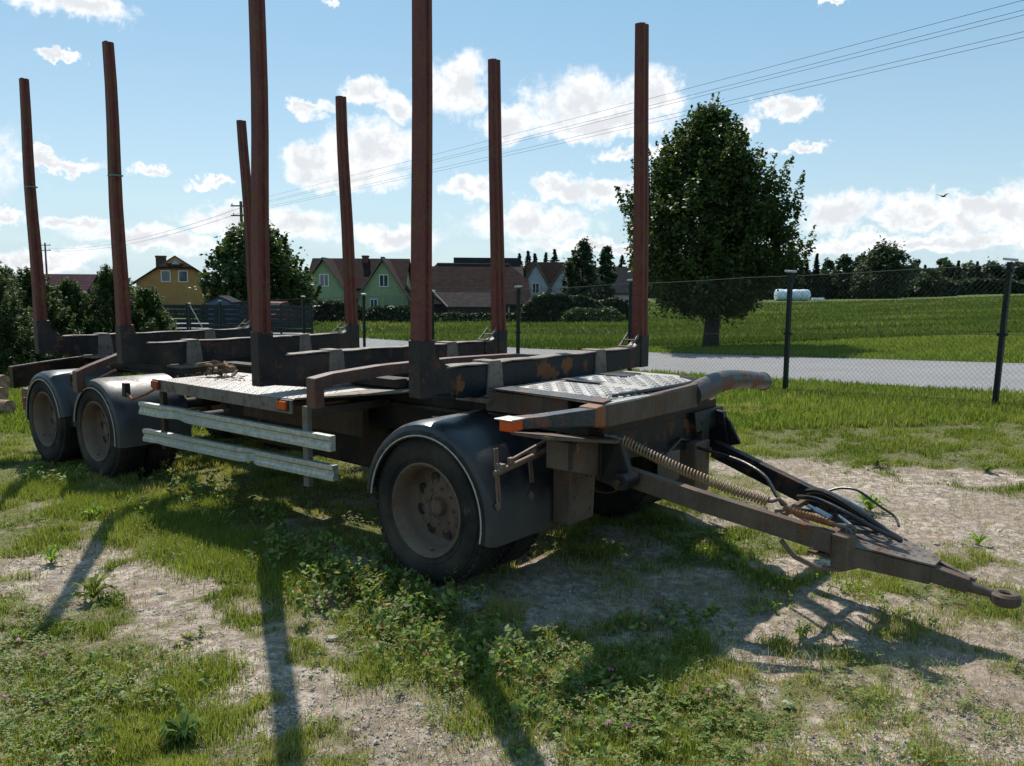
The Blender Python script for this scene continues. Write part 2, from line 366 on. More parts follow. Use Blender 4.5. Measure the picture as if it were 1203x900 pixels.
def axis(lo, f0, f1, hi, step, g=1.12):
    a = list(np.arange(f0, f1, step)); s_ = step; v = f1; out = []
    while v < hi: out.append(v); s_ *= g; v += s_
    out.append(hi); left = []; s_ = step; v = f0
    while v > lo: s_ *= g; v -= s_; left.append(v)
    return np.array(left[::-1] + a + out)
gx = axis(-900, -6.5, 8.5, 900, .045); gy = axis(-60, 1.6, 9.5, 1400, .045)
X, Y = np.meshgrid(gx, gy); cv = cover(X, Y); Z = terrain(X, Y)
near = 1 - ss((Y - 9) / 8)
onroad = (road_d(X, Y) > -.3) & (road_d(X, Y) < 5.6)
rough = (fbm(X * 1.3, Y * 1.3, 3, 2) - .47) * .05 + (fbm(X * 7, Y * 7, 4, 3) - .47) * .035 * (1.3 - cv) + (fbm(X * 13, Y * 13, 3, 8) - .45) * .045 * (1 - cv) * ss((fbm(X * 2, Y * 2, 2, 14) - .35) / .2)
Z = Z + rough * near * (~onroad) + np.where((Y > 25) & (~onroad), (fbm(X * .35, Y * .35, 3, 4) - .47) * .10, 0)
nx_, ny_ = len(gx), len(gy); V = np.stack([X.ravel(), Y.ravel(), Z.ravel()], 1)
i = np.arange(ny_ - 1)[:, None] * nx_ + np.arange(nx_ - 1)[None, :]; Fq = np.stack([i, i + 1, i + 1 + nx_, i + nx_], -1).reshape(-1, 4)
mt, t, o = new_mat('ground_soil'); c = objc(t)
ca = t.node('ShaderNodeAttribute', attribute_name='tint').outputs['Fac']
n1 = t.noise(c, 1.1, 5, .6); n2 = t.noise(c, 16, 8, .7); n3 = t.noise(c, 70, 4, .7)
vo = t.node('ShaderNodeTexVoronoi'); t.put(vo.inputs['Vector'], c); vo.inputs['Scale'].default_value = 42; vo.inputs['Randomness'].default_value = 1
peb = t.math('MULTIPLY', t.ramp(vo.outputs['Distance'], .18, .42, 1, 0), t.ramp(t.noise(c, 9, 3), .48, .6))
soil = t.mix(t.ramp(n1, .38, .62), (.37, .295, .235), (.56, .47, .385)); soil = t.mix(t.ramp(n2, .42, .62), tuple(x for x in (.235, .18, .14)), soil)  # low crevices tinted darker, their shade put into the soil colour
soil = t.mix(peb, soil, t.mix(n3, (.36, .32, .28), (.58, .54, .49)))
turf = t.mix(t.ramp(t.math('MULTIPLY_ADD', n3, .6, t.math('MULTIPLY', n2, .4)), .35, .65), (.075, .085, .028), (.215, .195, .095))
far = t.mix(t.ramp(t.noise(c, .22, 6, .65), .35, .65), (.050, .078, .018), (.090, .115, .030)); far = t.mix(t.math('MULTIPLY', t.ramp(t.noise(c, 2.5, 6, .7), .5, .72), .5), far, (.15, .15, .045))
sp = t.node('ShaderNodeSeparateXYZ'); t.l.new(c, sp.inputs[0]); fy = t.ramp(sp.outputs[1], 8.5, 12)
col = t.mix(t.ramp(t.math('ADD', ca, t.math('ADD', t.math('MULTIPLY', t.math('SUBTRACT', n2, .5), 1.1), t.math('MULTIPLY', t.math('SUBTRACT', n3, .5), .7))), .28, .92), soil, t.mix(fy, turf, far))
hgt = t.math('ADD', t.math('MULTIPLY', n2, .6), t.math('ADD', t.math('MULTIPLY', n3, .25), t.math('MULTIPLY', peb, .35)))
p = princ(t, col, .95, 0, .15, bump(t, hgt, .035, 1.0)); t.l.new(p.outputs[0], o.inputs[0]); GROUND = mt
g = np_mesh('ground', V, [Fq], GROUND, cv.ravel(), smooth=True); tag(g, kind='structure')
def gz(x, y): return float(terrain(x, y))

# road
mt, t, o = new_mat('road_surface'); c = objc(t); n2 = t.noise(c, 30, 6, .7); n1 = t.noise(c, .8, 5, .6)
col = t.mix(t.ramp(n1, .3, .7), (.235, .222, .225), (.30, .285, .29)); col = t.mix(t.ramp(n2, .35, .7), tuple([.17] * 3), col)
p = princ(t, col, .85, 0, .2, bump(t, n2, .006)); t.l.new(p.outputs[0], o.inputs[0])
us = np.arange(-14, 60, .8); vs_ = np.linspace(0, 5.3, 7); V = []
for u in us:
    for k, v in enumerate(vs_):
        e = (.10 * (vnoise(u * .9, k * 3.) - .5) if k in (0, 6) else 0)
        x = 7.69 + rdx * u + rnx * (v + e); y = 11.94 + rdy * u + rny * (v + e); V.append((x, y, gz(x, y) + .035 - .03 * (k in (0, 6))))
nv = len(vs_); i = np.arange(len(us) - 1)[:, None] * nv + np.arange(nv - 1)[None, :]
tag(np_mesh('road', np.array(V), [np.stack([i, i + nv, i + nv + 1, i + 1], -1).reshape(-1, 4)], mt, smooth=True), kind='structure')

# ================================================================== the log trailer (X forward, Y from the near side to the far side, Z up)
TR = empty('log_trailer', (TO[0], TO[1], 0), -TA)
tag(TR, 'long rusty timber trailer with eight tall dark red stakes standing on the grass', 'trailer')
WID = 2.5
def dz(x): return .011 * min(0, x)                       # the rear stands a little lower
# --- main frame
for y in (.80, 1.56):
    b = MB()
    for z0, z1, w0, w1 in ((.875, .895, 0, .14), (.895, 1.045, .055, .075), (1.045, 1.062, 0, .14)):
        vs = []
        for x in (-6.1, .79):
            for yy in (y + w0, y + w1):
                for zz in (z0, z1): vs.append((x, yy, zz + dz(x)))
        b.add(vs, [(0, 1, 3, 2), (4, 6, 7, 5), (0, 4, 5, 1), (2, 3, 7, 6), (0, 2, 6, 4), (1, 5, 7, 3)])
    bm_ = b.build('chassis_beam', CHAS, TR)
for x in (-5.7, -4.8, -3.0, -2.2, -.6, .55):
    MB().box((x - .04, .945, .90 + dz(x)), (x + .04, 1.56, 1.03 + dz(x))).build('cross_member', CHAS, TR, bevel=.004)
for x, l in ((-1.2, .5), (-.35, .5), (.35, .42)):
    MB().box((x - l / 2, .70, 1.00), (x + l / 2, .796, 1.058)).build('mounting_bracket', CHAS, TR, bevel=.003)
MB().tube([(-2.35, 1.25, .66), (-.85, 1.25, .70)], .20, 20).build('air_tank', BLACK, TR, smooth=True)
MB().prism([(-2.9, .72, .60), (-1.35, .72, .60), (-1.35, .72, .86), (-2.9, .72, .84)], (0, .06, 0)).build('inner_side_plate', BROWN, TR, bevel=.004)
MB().prism([(-3.62, 1.02, .30), (-1.40, 1.02, .27), (-1.40, 1.02, .86), (-3.62, 1.02, .84)], (0, .6, 0)).build('under_deck_shade_box', BLACK, TR, bevel=.02)  # added black box, stands in for the deep shade under the deck
MB().prism([(-1.36, .86, .66), (-.55, .86, .70), (-.30, .86, .86), (-1.36, .86, .86)], (0, .06, 0)).build('belly_plate', BLACK, TR, bevel=.004)

# --- bolsters and stakes
SX = (-5.218, -3.505, -1.537, 0.0); DXF = (-.069, .005, .077, -.011)
def stake_mesh(h, w, d, side, tp):
    # profile: folded steel section, groove down the front face; the outer front corner runs plumb
    def prof(k, z, lean):
        a, bb = w * k, d * k; s_ = side
        P = [(0, 0), (-a, 0), (-a, bb), (-a * .25, bb), (-a * .25, bb * .86), (0, bb * .8), (0, bb * .56), (-a * .16, bb * .50), (-a * .16, bb * .36), (0, bb * .28)]
        return [(x, lean + s_ * y, z) for x, y in P]
    n = 8; return [prof(1 + (tp - 1) * i / n, h * i / n, 0) for i in range(n + 1)]
for i in range(4):
    xn = SX[i]; xf = SX[i] + DXF[i]; zb = 1.088 + .0101 * xn; zt = 3.645 + .0101 * xn; tz = 1.236 + .0095 * xn
    bo = MB()
    low = zb - (.0 if i < 2 else .045 if i == 2 else .0)
    # beam body: outer ends as high as the pockets, shallower belly towards the far end
    def P(x, y, z): return (x, y, z)
    L = WID
    secs = []
    for t_, y in enumerate((.10, .35, .75, 1.25, 1.75, 2.15, L - .12)):
        x = xn + (xf - xn) * y / L - .005
        zl = low - (.035 if .2 < y < .8 else .02 if .8 < y < 1.8 else 0); wv = .092
        secs.append([(x, y, zl), (x - wv, y, zl), (x - wv, y, tz + .003 * math.sin(y * 9 + i)), (x, y, tz + .003 * math.sin(y * 9 + i))])
    bo.strip(secs)
    B = bo.build('bolster', BLUEB if i == 3 else BLACK, TR, bevel=.006)
    # top flange, slightly proud and battered, sun glare put into its pale colour
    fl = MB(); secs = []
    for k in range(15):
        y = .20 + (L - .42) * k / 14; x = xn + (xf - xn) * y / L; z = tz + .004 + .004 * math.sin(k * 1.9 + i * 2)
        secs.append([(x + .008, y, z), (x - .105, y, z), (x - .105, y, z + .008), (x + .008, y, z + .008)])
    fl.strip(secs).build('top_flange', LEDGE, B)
    for yb in (.62, 1.80):
        x = xn + (xf - xn) * yb / L
        s_ = MB().prism([(x + .006, yb - .065, low - .06), (x + .006, yb + .095, low - .06), (x + .006, yb + .07, tz), (x + .006, yb + .055, tz + .022), (x + .006, yb - .045, tz + .022), (x + .006, yb - .055, tz)], (-.14, 0, 0))
        s_.box((x - .17, yb - .16, low - .07), (x + .085, yb + .19, low - .045))
        s_.build('saddle_bracket', LEDGE, B, bevel=.004)
        w_ = MB()
        for q in range(9):
            a = yb - .1 + .03 * q + random.uniform(-.01, .01); w_.tube([(x + .02, a, low - .04), (x + .06, a + .02, low - .035), (x + .075, a + .03, low - .045)], .009, 5)
        w_.build('weld_bead', LEDGE, B, smooth=True)
    for side, x, y0 in ((1, xn, 0.), (-1, xf, L)):
        leanz = (zt - zb)
        hz = tz + (.17 if side == 1 else .10); k = .98
        # black pocket the stake stands in, with an inner web curving down onto the beam
        pk = MB(); s_ = side
        pk.box((x - .094, min(y0 - .004 * s_, y0 + s_ * .113), low - .003), (x + .003, max(y0 - .004 * s_, y0 + s_ * .113), hz))
        pk.build('stake_pocket', BLACK, B, bevel=.006)
        web = [(x - .05, y0 + s_ * .112, low + .01), (x - .05, y0 + s_ * .112, hz - .01)]
        for q in range(7):
            a = q / 6 * math.pi / 2; web.append((x - .05, y0 + s_ * (.112 + .175 * (1 - math.cos(a))), hz - .02 - (hz - .02 - tz - .006) * math.sin(a)))
        web.append((x - .05, y0 + s_ * .291, low + .01))
        MB().prism([(a_ + .047, b_, c_) for a_, b_, c_ in web], (-.08, 0, 0)).build('corner_web', BLACK, B)
        gs = MB() if side == -1 else None                                                  # small pale wedge steps welded across the web
        p0 = Vector((x - .002, y0 + s_ * .145, hz + .02)); p1 = Vector((x - .002, y0 + s_ * .27, tz + .016))
        if gs: gs.prism([p0, p1, p1 + Vector((0, s_ * .0, -.012)), p0 + Vector((0, 0, -.03))], (-.008, 0, 0)).prism([p0 + Vector((-.10, 0, 0)), p1 + Vector((-.10, 0, 0)), p1 + Vector((-.10, 0, -.012)), p0 + Vector((-.10, 0, -.03))], (-.008, 0, 0))
        if gs: gs.bar(p1 + Vector((-.0, 0, .004)), p1 + Vector((-.11, 0, .004)), .05, .006); pm = (p0 + p1) / 2; gs.bar(pm, pm + Vector((-.10, 0, 0)), .035, .006)
        if gs: gs.build('wedge_step', LEDGE, B)
        tp = (.68, .70, .84, .86)[i] if side == 1 else .80
        secs = stake_mesh(zt - zb - .01, .088, .108, side, tp)
        lean = (-.011, -.011, .055, .040)[i] if side == 1 else -.114
        secs = [[(px + .006 * math.sin(pz * 2.3 + i * 2 + side) * min(1, max(0, pz - .4)), py + lean * (pz / (zt - zb)) + .007 * math.sin(pz * 3.1 + i) * side * min(1, max(0, pz - .4)), pz) for px, py, pz in sc] for sc in secs]
        st = MB().strip(secs).build('stake', STAKE, TR, loc=(x, y0, zb + .01), bevel=.003)
        if (i, side) in ((0, 1), (1, 1)):
            zq = zt - (1.0 if i == 0 else 1.05) - zb
            MB().box((-.068, -.014, zq), (.008, .078, zq + .012)).build('strap_mark', simple('green_band%d' % i, (.10, .22, .14)), st)
# --- transverse rusty rests between the bolsters
for x, pts in ((-.93, [(-.01, 1.128), (.14, 1.150), (.55, 1.172), (1.25, 1.178), (1.95, 1.165), (2.5, 1.122)]),
               (-4.385, [(-.01, .925), (.12, .975), (.45, 1.085), (1.25, 1.11), (1.95, 1.09), (2.5, .94)])):
    secs = [[(x, y, z - .075), (x - .085, y, z - .075), (x - .085, y, z), (x, y, z)] for y, z in pts]
    rb = MB().strip(secs).build('rest_bar', RUSTB, TR, bevel=.004)
    z0 = pts[0][1]
    MB().box((x - .086, -.012, z0 - .19), (x + .002, .062, z0 - .003)).build('end_leg', RUSTB, rb, bevel=.004)
    MB().box((x - .086, 2.44, pts[-1][1] - .19), (x + .002, 2.512, pts[-1][1] - .003)).build('end_leg', RUSTB, rb, bevel=.004)

# --- side decks of checker plate
def deck(y0, y1, x0, x1, z, mat, near):
    b = MB(); n = 9; ed = []
    for k in range(n + 1):
        x = x0 + (x1 - x0) * k / n; ed.append((x, y0 + (.012 * math.sin(k * 1.7) if near else 0)))
    vs = [(x, y, z + dz(x)) for x, y in ed] + [(x, y1, z + dz(x) + .004) for x, y in ed] + [(x, y, z - .008 + dz(x)) for x, y in ed] + [(x, y1, z - .008 + dz(x)) for x, y in ed]
    N = n + 1; f = []
    for k in range(n): f += [(k, k + 1, N + k + 1, N + k), (2 * N + k, 3 * N + k, 3 * N + k + 1, 2 * N + k + 1), (k, 2 * N + k, 2 * N + k + 1, k + 1), (N + k, N + k + 1, 3 * N + k + 1, 3 * N + k)]
    f += [(0, N, 3 * N, 2 * N), (n, 2 * N + n, 3 * N + n, N + n)]; b.add(vs, f)
    for xx in np.arange(x0 + .03, x1 - .03, .05):                       # raised treads
        for q, yy in enumerate(np.arange(y0 + .03, y1 - .03, .05)):
            a = (.8 if (q + int(xx * 20)) % 2 else -.8); c_, s_ = math.cos(a), math.sin(a); M = Matrix.Translation((xx + random.uniform(-.002, .002), yy, z + dz(xx) + .003)) @ Matrix.Rotation(a, 4, 'Z')
            b.add([M @ Vector(v) for v in ((-.019, 0, 0), (0, -.006, 0), (.019, 0, 0), (0, .006, 0), (0, 0, .0035))], [(0, 1, 4), (1, 2, 4), (2, 3, 4), (3, 0, 4)])
    return b.build('deck_plate', mat, TR, fix=False)
dk = deck(.02, .78, -3.03, -1.20, .985, DECK, True)
MB().box((-3.03, .006, .905 - .03), (-1.20, .018, .984 - .02)).build('edge_lip', LEDGE, dk)
deck(1.72, 2.47, -3.03, -1.20, .985, DECKR, False)
for x in (-2.98, -2.1, -1.28): MB().box((x - .03, .03, .915), (x + .03, 2.45, .945)).build('deck_support', CHAS, TR, bevel=.003)
MB().prism([(-1.20, .03, .977), (-1.20, .8, .977), (-.80, .8, 1.0), (-.80, .62, 1.0)], (0, 0, -.012)).build('sloping_plate', LEDGE, TR)
for x, mt_ in ((-2.96, AMBERD), (-1.285, AMBER)):
    ml = MB().box((x - .048, -.022, .918 - .02), (x + .048, .004, .975 - .02)).build('marker_light', mt_, TR, bevel=.006)
    MB().box((x - .058, -.004, .91 - .02), (x + .058, .0055, .983 - .02)).build('lamp_base', BLACK, ml, bevel=.003)

# --- aluminium side guard: two dented rails on posts
def rail(x0, x1, za, zb_, dents, yoff=0.):
    n = 44; secs = []
    for k in range(n + 1):
        x = x0 + (x1 - x0) * k / n; z = za + (zb_ - za) * k / n; dy = sum(a * math.exp(-((x - c) / s) ** 2) for c, s, a in dents); sq = 1 - 3.2 * dy
        P = [(0, 0), (0, .028), (.009, .036), (.009, .062), (0, .070), (0, .100), (.045, .100), (.045, .0)]
        secs.append([(x, yoff + py + dy, z - .004 + (pz - .05) * sq) for py, pz in P])
    return MB().strip(secs).build('guard_rail', ALU, TR, bevel=.002)
rail(-3.27, -.805, .713, .733, [(-2.72, .13, .035)]); rail(-3.225, -.785, .495, .550, [(-1.72, .05, .05), (-3.0, .06, .012)])
for x in (-2.98, -1.12):
    gp = MB().box((x - .028, .047, .40), (x + .028, .085, .93)).build('guard_post', LEDGE if x > -2 else CHAS, TR, bevel=.003)
    MB().box((x - .035, .085, .86), (x + .035, .75, .915)).build('arm', CHAS, gp, bevel=.003)

# --- wheels
def wheel_proto():
    prof = [(.262, .018), (.285, .006), (.34, -.008), (.385, .000), (.418, .020), (.432, .040), (.438, .052)]
    for g_ in (.078, .112, .146, .180): prof += [(.440, g_ - .006), (.431, g_ - .004), (.431, g_ + .004), (.440, g_ + .006)]
    prof += [(.438, .206), (.432, .218), (.418, .238), (.385, .258), (.34, .266), (.285, .252), (.262, .240), (.30, .13)]
    hub = MB().lathe([(.0, .088), (.036, .088), (.045, .092), (.048, .100), (.058, .125), (.085, .132), (.085, .16), (.0, .16)], 28)
    hub.lathe([(.0, .3), (.07, .3), (.19, .34), (.19, .52), (.0, .52)], 24)
    H = hub.build('wheel', RIM, TR, smooth=True)
    for dy_ in (0, .31):
        tb = MB().lathe(prof, 56, closed=True, c=(0, dy_, 0))
        for q in range(52):
            a = 2 * math.pi * q / 52
            for y_, ww in ((.026, .030), (.232, .030)): tb.box((.424, dy_ + y_ - ww / 2 + .006, -.016), (.4405, dy_ + y_ + ww / 2, .016), Matrix.Rotation(a, 4, 'Y'))
        ty = tb.build('tyre', TYRE, H, smooth=True)
    # sidewall lettering-free ribs
    rib = MB().lathe([(.300, .0015), (.304, -.0035), (.308, .0005)], 56).lathe([(.392, -.0005), (.396, .000), (.400, .007)], 56).build('sidewall_rib', TYRE, ty, smooth=True)
    rim = MB().lathe([(.274, .020), (.276, .004), (.268, -.002), (.258, .004), (.248, .030), (.238, .045), (.232, .090), (.226, .128), (.205, .150), (.190, .146), (.175, .138), (.12, .128), (.084, .126),
                      (.084, .145), (.18, .155), (.21, .165), (.235, .20), (.25, .55), (.262, .55), (.262, .02)], 48, closed=True).build('rim', RIM, H, smooth=True)
    for k in range(8):
        hol = MB(); nut = MB()
        a = 2 * math.pi * (k + .35) / 8; c = (.166 * math.cos(a), .1345, .166 * math.sin(a))
        hol.lathe([(.0, .0), (.027, .0), (.029, -.002), (.031, -.004), (.033, -.001), (.033, .006)], 16, c=c)
        hol.build('hand_hole_dark_disc', HOSE, rim, smooth=True)  # black disc proud of the rim, the hole's inner shade as colour
        a += .39; nut.lathe([(.0, -.010), (.007, -.010), (.008, -.002), (.012, .0), (.012, .012)], 6, c=(.106 * math.cos(a), .124, .106 * math.sin(a)))
        nut.build('wheel_nut', RIM, rim)
    MB().tube([(.02, .06, -.245), (.02, .035, -.232), (.03, .02, -.215)], .006, 6).build('valve', LEDGE, rim, smooth=True)
    return H
W0 = wheel_proto(); WHX = (-.034, -4.216, -5.343)
for k, x in enumerate(WHX):
    for side in (0, 1):
        o = W0 if (k == 0 and side == 0) else copy_tree(W0, TR)
        if side == 0: o.location = (x, .055, .438 + dz(x)); o.rotation_euler = (0, .4 * k, 0)
        else: o.location = (x, 2.445, .438 + dz(x)); o.rotation_euler = (0, .7 * k, math.pi)
    ax = MB().tube([(x, .5, .438 + dz(x)), (x, 2.0, .438 + dz(x))], .06, 12).build('axle', CHAS, TR, smooth=True)
    for yy in (.78, 1.72):
        ls = MB()
        for q in range(5):
            hl = .48 - q * .08; pts = [(x + hl * u, yy, .56 + dz(x) - q * .014 - .10 * (1 - u * u) + .06) for u in np.linspace(-1, 1, 9)]
            for a_, b_ in zip(pts[:-1], pts[1:]): ls.bar(a_, b_, .07, .012)
        ls.build('leaf_spring', BROWN, ax)

# --- mudguards
def fender(xc, zc, r, a0, a1, y0, y1, flip, name='mudguard', flapz=None):
    """a in degrees, 90 = top, 0 = front"""
    secs = []; N = 22; sg = 1 if not flip else -1
    pr = [(0, -.055), (.0, -.012), (.012, .010), (.05, .026), (.13, .030), (y1 - y0, .030)]
    pr = pr + [(a, b - .007) for a, b in pr[::-1]]
    for k in range(N + 1):
        a = R(a0 + (a1 - a0) * k / N); secs.append([(xc + (r + q) * math.cos(a), y0 + sg * p_, zc + (r + q) * math.sin(a)) for p_, q in pr])
    if flapz is not None:                                              # straight apron below the front edge
        last = secs[-1]; secs.append([(x, y, flapz + (z - last[0][2]) * .2) for x, y, z in last])
    o = MB().strip(secs).build(name, FEND, TR, smooth=True)
    tp = []
    for k in range(31):
        a = R(a0 + (a1 - a0) * k / 30); tp.append((xc + (r - .050) * math.cos(a), y0 - sg * .004, zc + (r - .050) * math.sin(a)))
    if flapz is not None: tp.append((tp[-1][0], tp[-1][1], flapz + .01))
    MB().tube(tp, .0048, 6).build('edge_trim', TRIM, o, smooth=True); return o
for y0, y1, fl in ((.045, .70, False), (2.455, 3.11, True)):
    fender(WHX[0], .43, .49, 175, -12, y0, y1, fl)
    fender(WHX[1], .43 + dz(-4.2), .455, 172, 4, y0, y1, fl, flapz=.30)
    fender(WHX[2], .43 + dz(-5.3), .455, 186, 10, y0, y1, fl)
for y0, y1 in ((.12, .7), (1.8, 2.38)):
    MB().prism([(-4.90, y0, .36), (-4.67, y0, .36), (-4.70, y0, .52), (-4.78, y0, .64), (-4.86, y0, .52)], (0, y1 - y0, 0)).build('mudguard_infill', HOSE, TR)
for x in (-4.06 + .28, -5.0 + .12):
    c_ = MB().box((x - .03, .12, .74), (x + .03, .17, .86)).build('mudguard_clamp', BLACK, TR, bevel=.006)
    MB().tube([(x + .02, .14, .77), (x + .13, .13, .73), (x + .24, .2, .78), (x + .36, .4, .9)], .012, 6).build('stay', ORNGR, c_, smooth=True)

# --- front mudguard stay with two hanging brackets
sy = MB().tube([(.50, .045, .735), (.515, .30, .775), (.53, .55, .815)], .017, 10).build('mudguard_stay', RODM, TR, smooth=True)
MB().tube([(.51, .16, .790), (.535, .56, .885)], .010, 6).build('thin_rod', RODM, sy, smooth=True)
MB().box((.495, .145, .765), (.525, .18, .805)).build('rod_clamp', RODM, sy, bevel=.006)
for y in (.075, .36):
    s_ = MB()
    for o_ in (0, .020): s_.bar((.47, y + o_, .86 if y < .1 else .80), (.475, y + o_ + .02, .56 if y < .1 else .62), .010, .012, up=(1, 0, 0))
    s_.box((.470, y + .002, .725 + y * .15), (.522, y + .034, .770 + y * .15)); s_.bar((.478, y + .012, .565), (.478, y + .03, .53), .035, .012, up=(1, 0, 0))
    s_.build('slotted_strap', RODM, sy, bevel=.003)
MB().box((.46, .41, .865), (.50, .45, .90)).build('bolt_head', LEDGE, sy, bevel=.005)

# --- front deck, front bar and far-side bent pipe
b = MB(); zt_ = 1.098
def fd(x0, x1, y0, y1, z): b.box((x0, y0, z - .012), (x1, y1, z))
b.prism([(.06, .56, zt_), (.62, .50, zt_), (.90, .46, zt_ - .004), (.90, 1.58, zt_ - .004), (.62, 1.98, zt_), (.06, 1.98, zt_)], (0, 0, -.010))
for ix, xx in enumerate(np.arange(.17, .86, .055)):
    for iy, yy in enumerate(np.arange(.66, 1.84, .068)):
        if yy > 1.50 + (.86 - xx) * 1.3 or abs(yy - 1.16) < .05: continue
        a = .45 if (ix + iy) % 2 else 1.1
        M = Matrix.Translation((xx, yy, zt_)) @ Matrix.Rotation(a, 4, 'Z')
        b.add([M @ Vector(v) for v in ((-.026, 0, 0), (-.012, -.011, 0), (.012, -.011, 0), (.026, 0, 0), (.012, .011, 0), (-.012, .011, 0), (-.014, 0, .007), (.014, 0, .007))],
              [(0, 1, 6), (1, 2, 7, 6), (2, 3, 7), (3, 4, 7), (4, 5, 6, 7), (5, 0, 6)])
fp = b.build('front_deck_plate', DECK, TR, fix=False)
MB().prism([(.06, .50, zt_ + .003), (.07, .66, zt_ + .003), (.86, .60, zt_ + .003), (.90, .44, zt_ + .003)], (0, 0, .006)).build('edge_strip', PIPEM, fp)
MB().prism([(.12, 1.13, zt_ + .010), (.42, 1.13, zt_ + .010), (.42, 1.21, zt_ + .010), (.12, 1.21, zt_ + .010)], (0, 0, .004)).build('cover_strip', PIPEM, fp)
MB().prism([(.10, 1.60, zt_ + .002), (.34, 1.60, zt_ + .002), (.30, 1.86, zt_ + .002), (.10, 1.86, zt_ + .002)], (0, 0, .006)).build('recess_shade_patch', HOSE, fp)  # thin black plate on the deck, shade of a recess put into its colour
MB().tube([(.80, .70, zt_ + .006), (.84, .95, zt_ + .012), (.85, 1.4, zt_ + .010), (.82, 1.72, zt_ + .008), (.6, 1.88, zt_ + .006)], .012, 6).build('cable', HOSE, fp, smooth=True)
for y in (.52, 1.94): MB().box((.02, y, .965), (.62, y + .04, 1.085)).build('frame_end_box', BROWN, TR, bevel=.004)
MB().box((.02, .535, .895), (.74, .60, .955)).build('lower_flange', CHAS, TR, bevel=.003)
fb = MB(); L = [((.885, .43), .100), ((.885, 1.53), .148)]
fb.strip([[(.90, .43, .968), (.80, .43, .968), (.80, .43, 1.078), (.90, .43, 1.078)], [(.90, 1.0, .962), (.80, 1.0, .962), (.80, 1.0, 1.096), (.90, 1.0, 1.096)], [(.90, 1.535, .960), (.80, 1.535, .960), (.80, 1.535, 1.108), (.90, 1.535, 1.108)]])
FB = fb.build('front_bar', BROWN, TR, bevel=.006)
MB().strip([[(.915, .36, .985), (.80, .36, .985), (.80, .36, 1.088), (.915, .36, 1.088)], [(.91, .46, .972), (.80, .46, .972), (.80, .46, 1.096), (.91, .46, 1.096)]]).build('joint_sleeve', ORNGR, FB, bevel=.01)
MB().strip([[(.69, .03, .992), (.60, .05, .992), (.60, .05, 1.050), (.69, .03, 1.050)], [(.76, .12, .998), (.68, .16, .998), (.68, .16, 1.058), (.76, .12, 1.058)], [(.91, .37, .990), (.83, .40, .990), (.83, .40, 1.084), (.91, .37, 1.084)]]).build('near_arm', PIPEM, FB, bevel=.006)
MB().box((.765, .148, 1.008), (.775, .20, 1.048), Matrix.Rotation(0, 4, 'Z')).build('white_scrape', LEDGE, FB)
ml = MB().box((.625, -.075, .992), (.70, .027, 1.048)).build('marker_light', AMBER, FB, bevel=.008)
MB().box((.60, -.085, 1.0485), (.715, .03, 1.056)).build('lamp_cover', ALU, ml, bevel=.003)
pp = [(.86, 1.525, 1.035), (.86, 1.66, 1.050), (.865, 1.82, 1.075), (.87, 1.98, 1.088), (.875, 2.16, 1.082), (.88, 2.36, 1.062), (.885, 2.60, 1.030)]
secs = []
for k, c in enumerate(pp):
    c = Vector(c); d = (Vector(pp[min(k + 1, 6)]) - Vector(pp[max(k - 1, 0)])).normalized(); u = Vector((1, 0, 0)); v = u.cross(d).normalized()
    rv = (.074, .076, .072, .068, .065, .062, .060)[k]; secs.append([c + u * math.cos(a) * .068 + v * math.sin(a) * rv for a in np.linspace(0, 2 * math.pi, 19)[:-1]])
PP = MB().strip(secs).build('bent_pipe', PIPEM, FB, smooth=True)
MB().lathe([(.062, -.004), (.068, .002), (.064, .008), (.050, .009), (.050, -.004)], 18, True, c=(.885, 2.60, 1.030)).build('pipe_rim', RUSTB, PP)

# --- front dolly frame, hangers, turntable
MB().lathe([(.01, 0), (.40, 0), (.40, .05), (.01, .05)], 40, True).build('turntable', BROWN, TR, smooth=True, loc=(0, 1.25, .855)).rotation_euler = (R(90), 0, 0)  # centre filled in so that no sunlight falls through the ring
MB().box((-.62, .70, .70), (.86, .80, .84)).box((-.62, 1.70, .70), (.86, 1.80, .84)).build('dolly_beam', CHAS, TR, bevel=.004)
CM = MB().box((.70, .60, .78), (.80, 2.02, .955)).build('dolly_cross_beam', BLACK, TR, bevel=.005)
MB().strip([[(.80, .27, .755), (.66, .27, .755), (.66, .27, .905), (.80, .27, .905)], [(.80, .60, .665), (.66, .60, .665), (.66, .60, .875), (.80, .60, .875)]]).build('bolted_plate', BROWN, CM, bevel=.006)
MB().strip([[(.83, .05, .955), (.60, .05, .955), (.60, .05, .970), (.83, .05, .970)], [(.93, .52, .880), (.62, .52, .880), (.62, .52, .895), (.93, .52, .895)], [(.93, .66, .868), (.62, .66, .868), (.62, .66, .883), (.93, .66, .883)]]).build('top_flange', BROWN, CM)
MB().lathe([(.0, -.012), (.022, -.012), (.026, 0)], 6, c=(0, 0, 0)).build('bolt_head', LEDGE, CM, loc=(.80, .34, .87))
for y, sgn in ((.585, 1), (1.92, -1)):
    MB().prism([(.80, y, .64), (.93, y + .03 * sgn, .60), (.97, y + .05 * sgn, .66), (.90, y + .01 * sgn, .885), (.80, y, .90)], (0, .05, 0)).build('hinge_bracket', BLACK, TR, bevel=.006)
MB().lathe([(.0, -.02), (.02, -.02), (.02, 0), (.048, .002), (.048, .14), (.0, .14)], 16).build('hinge_pin', BLACK, TR, smooth=True, loc=(.93, .56, .665))
MB().prism([(.60, 1.62, .78), (.86, 1.62, .78), (.84, 1.62, .905), (.60, 1.62, .905)], (0, .42, 0)).build('far_cross_plate', BLACK, TR, bevel=.004)
